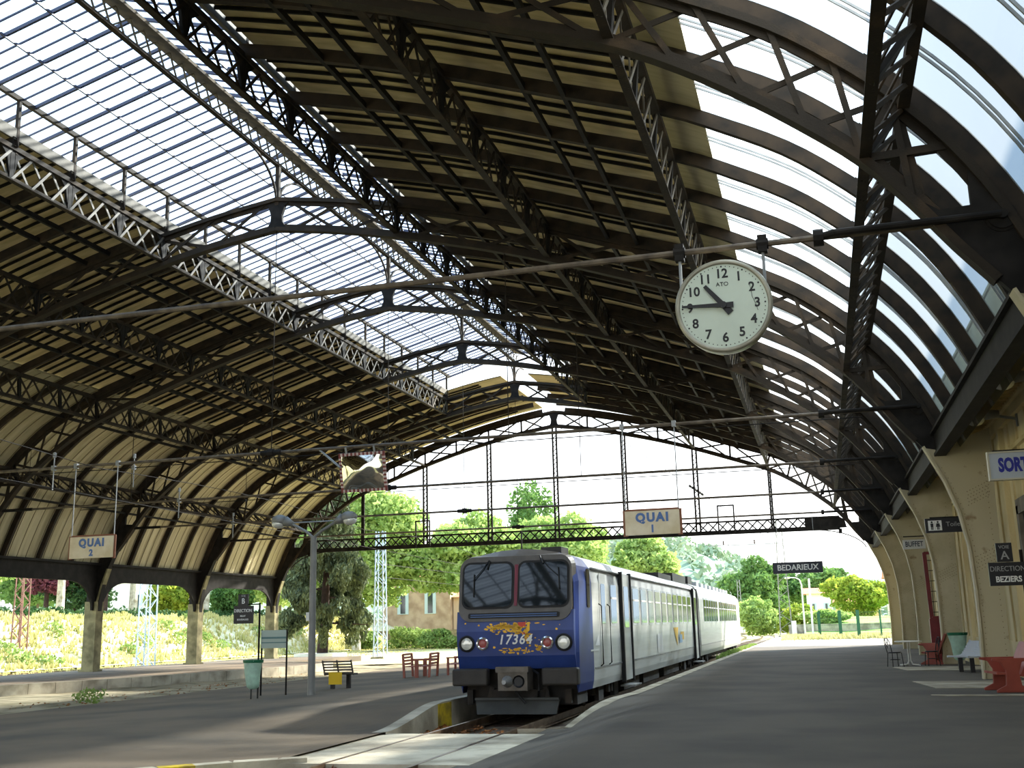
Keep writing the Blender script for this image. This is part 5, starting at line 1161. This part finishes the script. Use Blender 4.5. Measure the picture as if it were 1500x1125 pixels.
t = mast(-3.6, 110, 0, 11.0, 1.15, .5, 'tall grey lattice catenary mast behind the station name board', mat('grey galvanised lattice', (140, 138, 128), .6, .2, var=.2), 15)
mb = MB(); mb.bar((-3.6, 110, 8.9), (-10.5, 110, 8.9), .08, .08); mb.bar((-3.6, 110, 10.2), (-8.6, 110, 8.95), .05, .05); mb.build('catenary_arm', STEEL, t)
for x in (-6.0, -9.0): mb = MB(); mb.lathe([(0, 0), (.05, 0), (.09, .1), (.05, .2), (.09, .3), (.05, .4), (0, .45)], (x, 110, 8.95), 'Z', 8); mb.build('insulator', BARKD, t)
mast(-13.5, 190, -.6, 9, .7, .4, 'distant lattice mast beside the curving track', STEEL, 12)
t = thing('street_lamp', (-2.3, 112, 0), 'white curved-arm lamp post right of the tall lattice mast', 'lamp')
mb = MB(); mb.tube([(-1.9, 112, 0), (-1.9, 112, 4.9), (-2.05, 112, 5.4), (-2.4, 112, 5.6), (-3.0, 112, 5.65)], [.09, .07, .06, .05, .05], 8); mb.build('pole', WHITE, t); mb = MB(); mb.sph((-3.2, 112, 5.6), .22, 0, 10, 6, (1.4, .8, .5)); mb.build('head', WHITE, t)
mb = MB(); mb.tube([(-1.1, 106, 0), (-1.1, 106, 5.3)], .09, 8); tag(mb.build('pole', WHITE), 'plain white pole between the curved lamp and green fence', 'pole')
mb = MB(); mb.box(-2.9, -2.5, 104, 104.4, 0, 1.5); tag(mb.build('signal_cabinet', WHITE), 'small pale metal cabinet at the foot of the tall mast', 'cabinet')
# green fence
t = thing('mesh_fence', (3, 96, 0), 'green steel mesh fence with gate at the platform end', 'fence')
pan = [(-.6, 112), (-.4, 96), (1.2, 94.5), (2.6, 94), (4.3, 93.6), (6.2, 93.2), (8.5, 92.6)]
for i, p in enumerate(pan): mb = MB(); w = .26 if i in (2, 3) else .13; mb.box(p[0] - w / 2, p[0] + w / 2, p[1] - w / 2, p[1] + w / 2, -.1, 2.25); mb.build('post', GREENF, t)
for i, (a, b) in enumerate(zip(pan, pan[1:])):
    mb = MB(); A, B = Vector((*a, 0)), Vector((*b, 0)); n = int((B - A).length / .12)
    for k in range(n): p = A.lerp(B, k / n); mb.bar((p.x, p.y, .05), (p.x, p.y, 2.1), .012, .012)
    for z in (.1, .6, 1.1, 1.6, 2.08): mb.bar((A.x, A.y, z), (B.x, B.y, z), .02, .02)
    mb.build('gate' if i == 2 else 'mesh_panel', GREENF, t)
mb = MB(); tufts(mb, 1700, lambda r, n: r.uniform(-3.5, 7, n), lambda r, n: 93 + r.normal(size=n) * 1.6 + r.random(n) * 8, lambda x, y: 0, .3, 401, .05); tag(mb.build('tall_weeds', BLADE, fixn=False), 'pale tall weeds along the foot of the green fence', 'weeds', kind='stuff')
mb = MB(); mb.grid(list(np.arange(-2, 40, 4)), list(np.arange(97, 200, 6)), lambda x, y: -.2 + 2.0 * sm((y - 100) / 50) + .15 * math.sin(x + y)); struct(mb, 'meadow', mat('bright green meadow', (150, 186, 84), .95, 0, col2=(120, 160, 64), scale=.5, bump=.5, bscale=5))
mb = MB(); mb.box(-3.6, 30, 118, 118.5, -.2, 1.1); struct(mb, 'low_wall', CONC)
mb = MB(); mb.grid([-6, -4.3, -2.2, 0, 3, 8, 14], list(np.arange(70, 100, 5)), lambda x, y: .0 if x > -5 else -.5) if False else mb.add([(-4.5, 71, .004), (13, 71, .004), (13, 93, .004), (-2.0, 104, .004), (-4.5, 110, .004)], [(0, 1, 2, 3, 4)]); struct(mb, 'floor_end', mat('asphalt in sunlit tone', (170, 164, 150), .9, 0, var=.08))  # pale sheet over the platform end, sunlight put into its colour
def bush(x, y, z, rx, rz, label, m, n, size, seed): mb = MB(); leaves(mb, blobs_for(x, y, z, rx, rx * .8, rz, 9, seed), n, size, seed); tag(mb.build('bush', m, fixn=False), label, 'bush')
bush(-8.6, 150, 2.2, 3.4, 3.4, 'bright rounded bush beside the curving track', LEAFL, 9000, .22, 501)
bush(-3.2, 148, 1.6, 3.0, 2.6, 'green bush behind the tall lattice mast', LEAFY, 7000, .22, 502)
bush(4.6, 158, 4.4, 5.2, 3.6, 'yellow-green rounded shrub above the green fence', LEAFY, 12000, .24, 503)
bush(0.2, 132, 1.8, 3.0, 1.2, 'sprawling green bush just behind the fence', LEAFL, 6000, .2, 504)
tree(-12, 215, -.6, 14, 7, 6.5, 'large dark green tree left of the tall lattice mast', LEAFM, BARK, 13000, .4, 511, cz=7)
tree(-5.0, 225, -.6, 12, 5, 5, 'green tree behind the station name board', LEAFM, BARK, 9000, .4, 512, cz=6.5)
tree(1.3, 200, -.6, 11.5, 4.2, 4.2, 'round green tree right of the station name board', LEAFM, BARK, 9000, .34, 513, cz=7)
house('warehouse', -27, -13, 255, 268, -.6, 6.6, HOUSEW, mat('pale shed roof', (214, 210, 204), .8), 'long pale warehouse beyond the curving track', [], 1.8, 'warehouse')
house('house', -2.5, 1.5, 185, 192, 1, 5.6, HOUSEW, ROOFT, 'small white house with red roof above the fence', [(-1.5, 3, .7, 1), (.5, 3, .7, 1)], 1.0)
house('house', 2, 9, 192, 200, 1, 4.2, mat('ochre house wall', (222, 186, 140), .9), ROOFT, 'low ochre house behind the yellow-green shrub', [], 1.0)
house('house', 9.5, 16, 172, 180, 1, 7.4, mat('pink house wall', (228, 206, 190), .9), ROOFT, 'pink house half hidden behind the last beige pier', [(10.6, 4, .8, 1.2)], 1.2)
# hills
r6 = np.random.default_rng(21)
def hill(x, y, H, yc, xc, sx, sy): return H * math.exp(-((x - xc) / sx) ** 2 - ((y - yc) / sy) ** 2)
xs, ys = list(np.linspace(-420, 120, 110)), list(np.linspace(300, 760, 70)); J = r6.random((200, 200)) * 5
mb = MB(); ix = {v: i for i, v in enumerate(xs)}; iy = {v: i for i, v in enumerate(ys)}
mb.grid(xs, ys, lambda x, y: -3 + hill(x, y, 34, 520, -100, 60, 130) + hill(x, y, 17, 480, -45, 45, 110) + hill(x, y, 66, 620, -330, 90, 140) + J[ix[x], iy[y]] * .8)
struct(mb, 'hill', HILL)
def zh(x, y): return -3 + hill(x, y, 34, 520, -100, 60, 130) + hill(x, y, 17, 480, -45, 45, 110) + hill(x, y, 66, 620, -330, 90, 140) + 2
mb = MB(); rr_ = np.random.default_rng(33)
for k in range(420):
    x, y = rr_.uniform(-170, 20), rr_.uniform(340, 520); leaves(mb, [(x, y, zh(x, y) + 1.5, 4, 4, 4)], 26, 1.5, 900 + k)
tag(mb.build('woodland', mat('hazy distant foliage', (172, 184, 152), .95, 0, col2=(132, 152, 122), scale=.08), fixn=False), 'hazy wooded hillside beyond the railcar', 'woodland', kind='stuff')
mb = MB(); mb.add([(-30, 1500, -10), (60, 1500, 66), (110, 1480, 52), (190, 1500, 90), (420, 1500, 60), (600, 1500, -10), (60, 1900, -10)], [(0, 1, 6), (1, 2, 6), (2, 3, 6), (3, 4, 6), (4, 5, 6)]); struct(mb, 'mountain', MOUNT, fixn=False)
# ------------------------------------------------------------------ overhead line
def catenary(x, label, y0=-6, y1=108, z=5.6, xe=None):
    t = thing('catenary_wire', (x, y0, z), label, 'wire'); xe = xe if xe is not None else x
    mb = MB(); mb.tube([(x, y0, z), (xe, y1, z)], .012, 5); mb.build('contact_wire', IRON2, t)
    mb = MB(); n = 40; pts = [(x + (xe - x) * k / n, y0 + (y1 - y0) * k / n, z + .95 + .35 * abs(math.cos(k * PI / 8))) for k in range(n + 1)]; mb.tube(pts, .013, 5); mb.build('carrier_wire', IRON2, t)
    for k in range(1, n, 2): mb = MB(); mb.tube([pts[k], (pts[k][0], pts[k][1], z)], .008, 4); mb.build('dropper', IRON2, t)
    return t
catenary(-22.5, 'overhead line pair running along the left side of the hall', 18, 150, 6.2, -30)
for (a, b, lab) in (((-12.0, 70.8, 13.5), (-4.0, 110, 8.9), 'slanting guy wire with insulators in the far arch'), ((-33, 79, 6.6), (-35.6, 118, 7.0), 'upper thin wire between the two masts left of the railcar'), ((-33, 79, 5.6), (-35.6, 118, 5.8), 'lower thin wire between the two masts left of the railcar')):
    mb = MB(); mb.tube([a, b], .02, 5); A, B = Vector(a), Vector(b)
    if 'insul' in lab:
        for k in range(6): p = A.lerp(B, .35 + k * .015); q = A.lerp(B, .356 + k * .015); mb.tube([p, q], .1, 8)
    tag(mb.build('wire', IRON2), lab, 'wire')
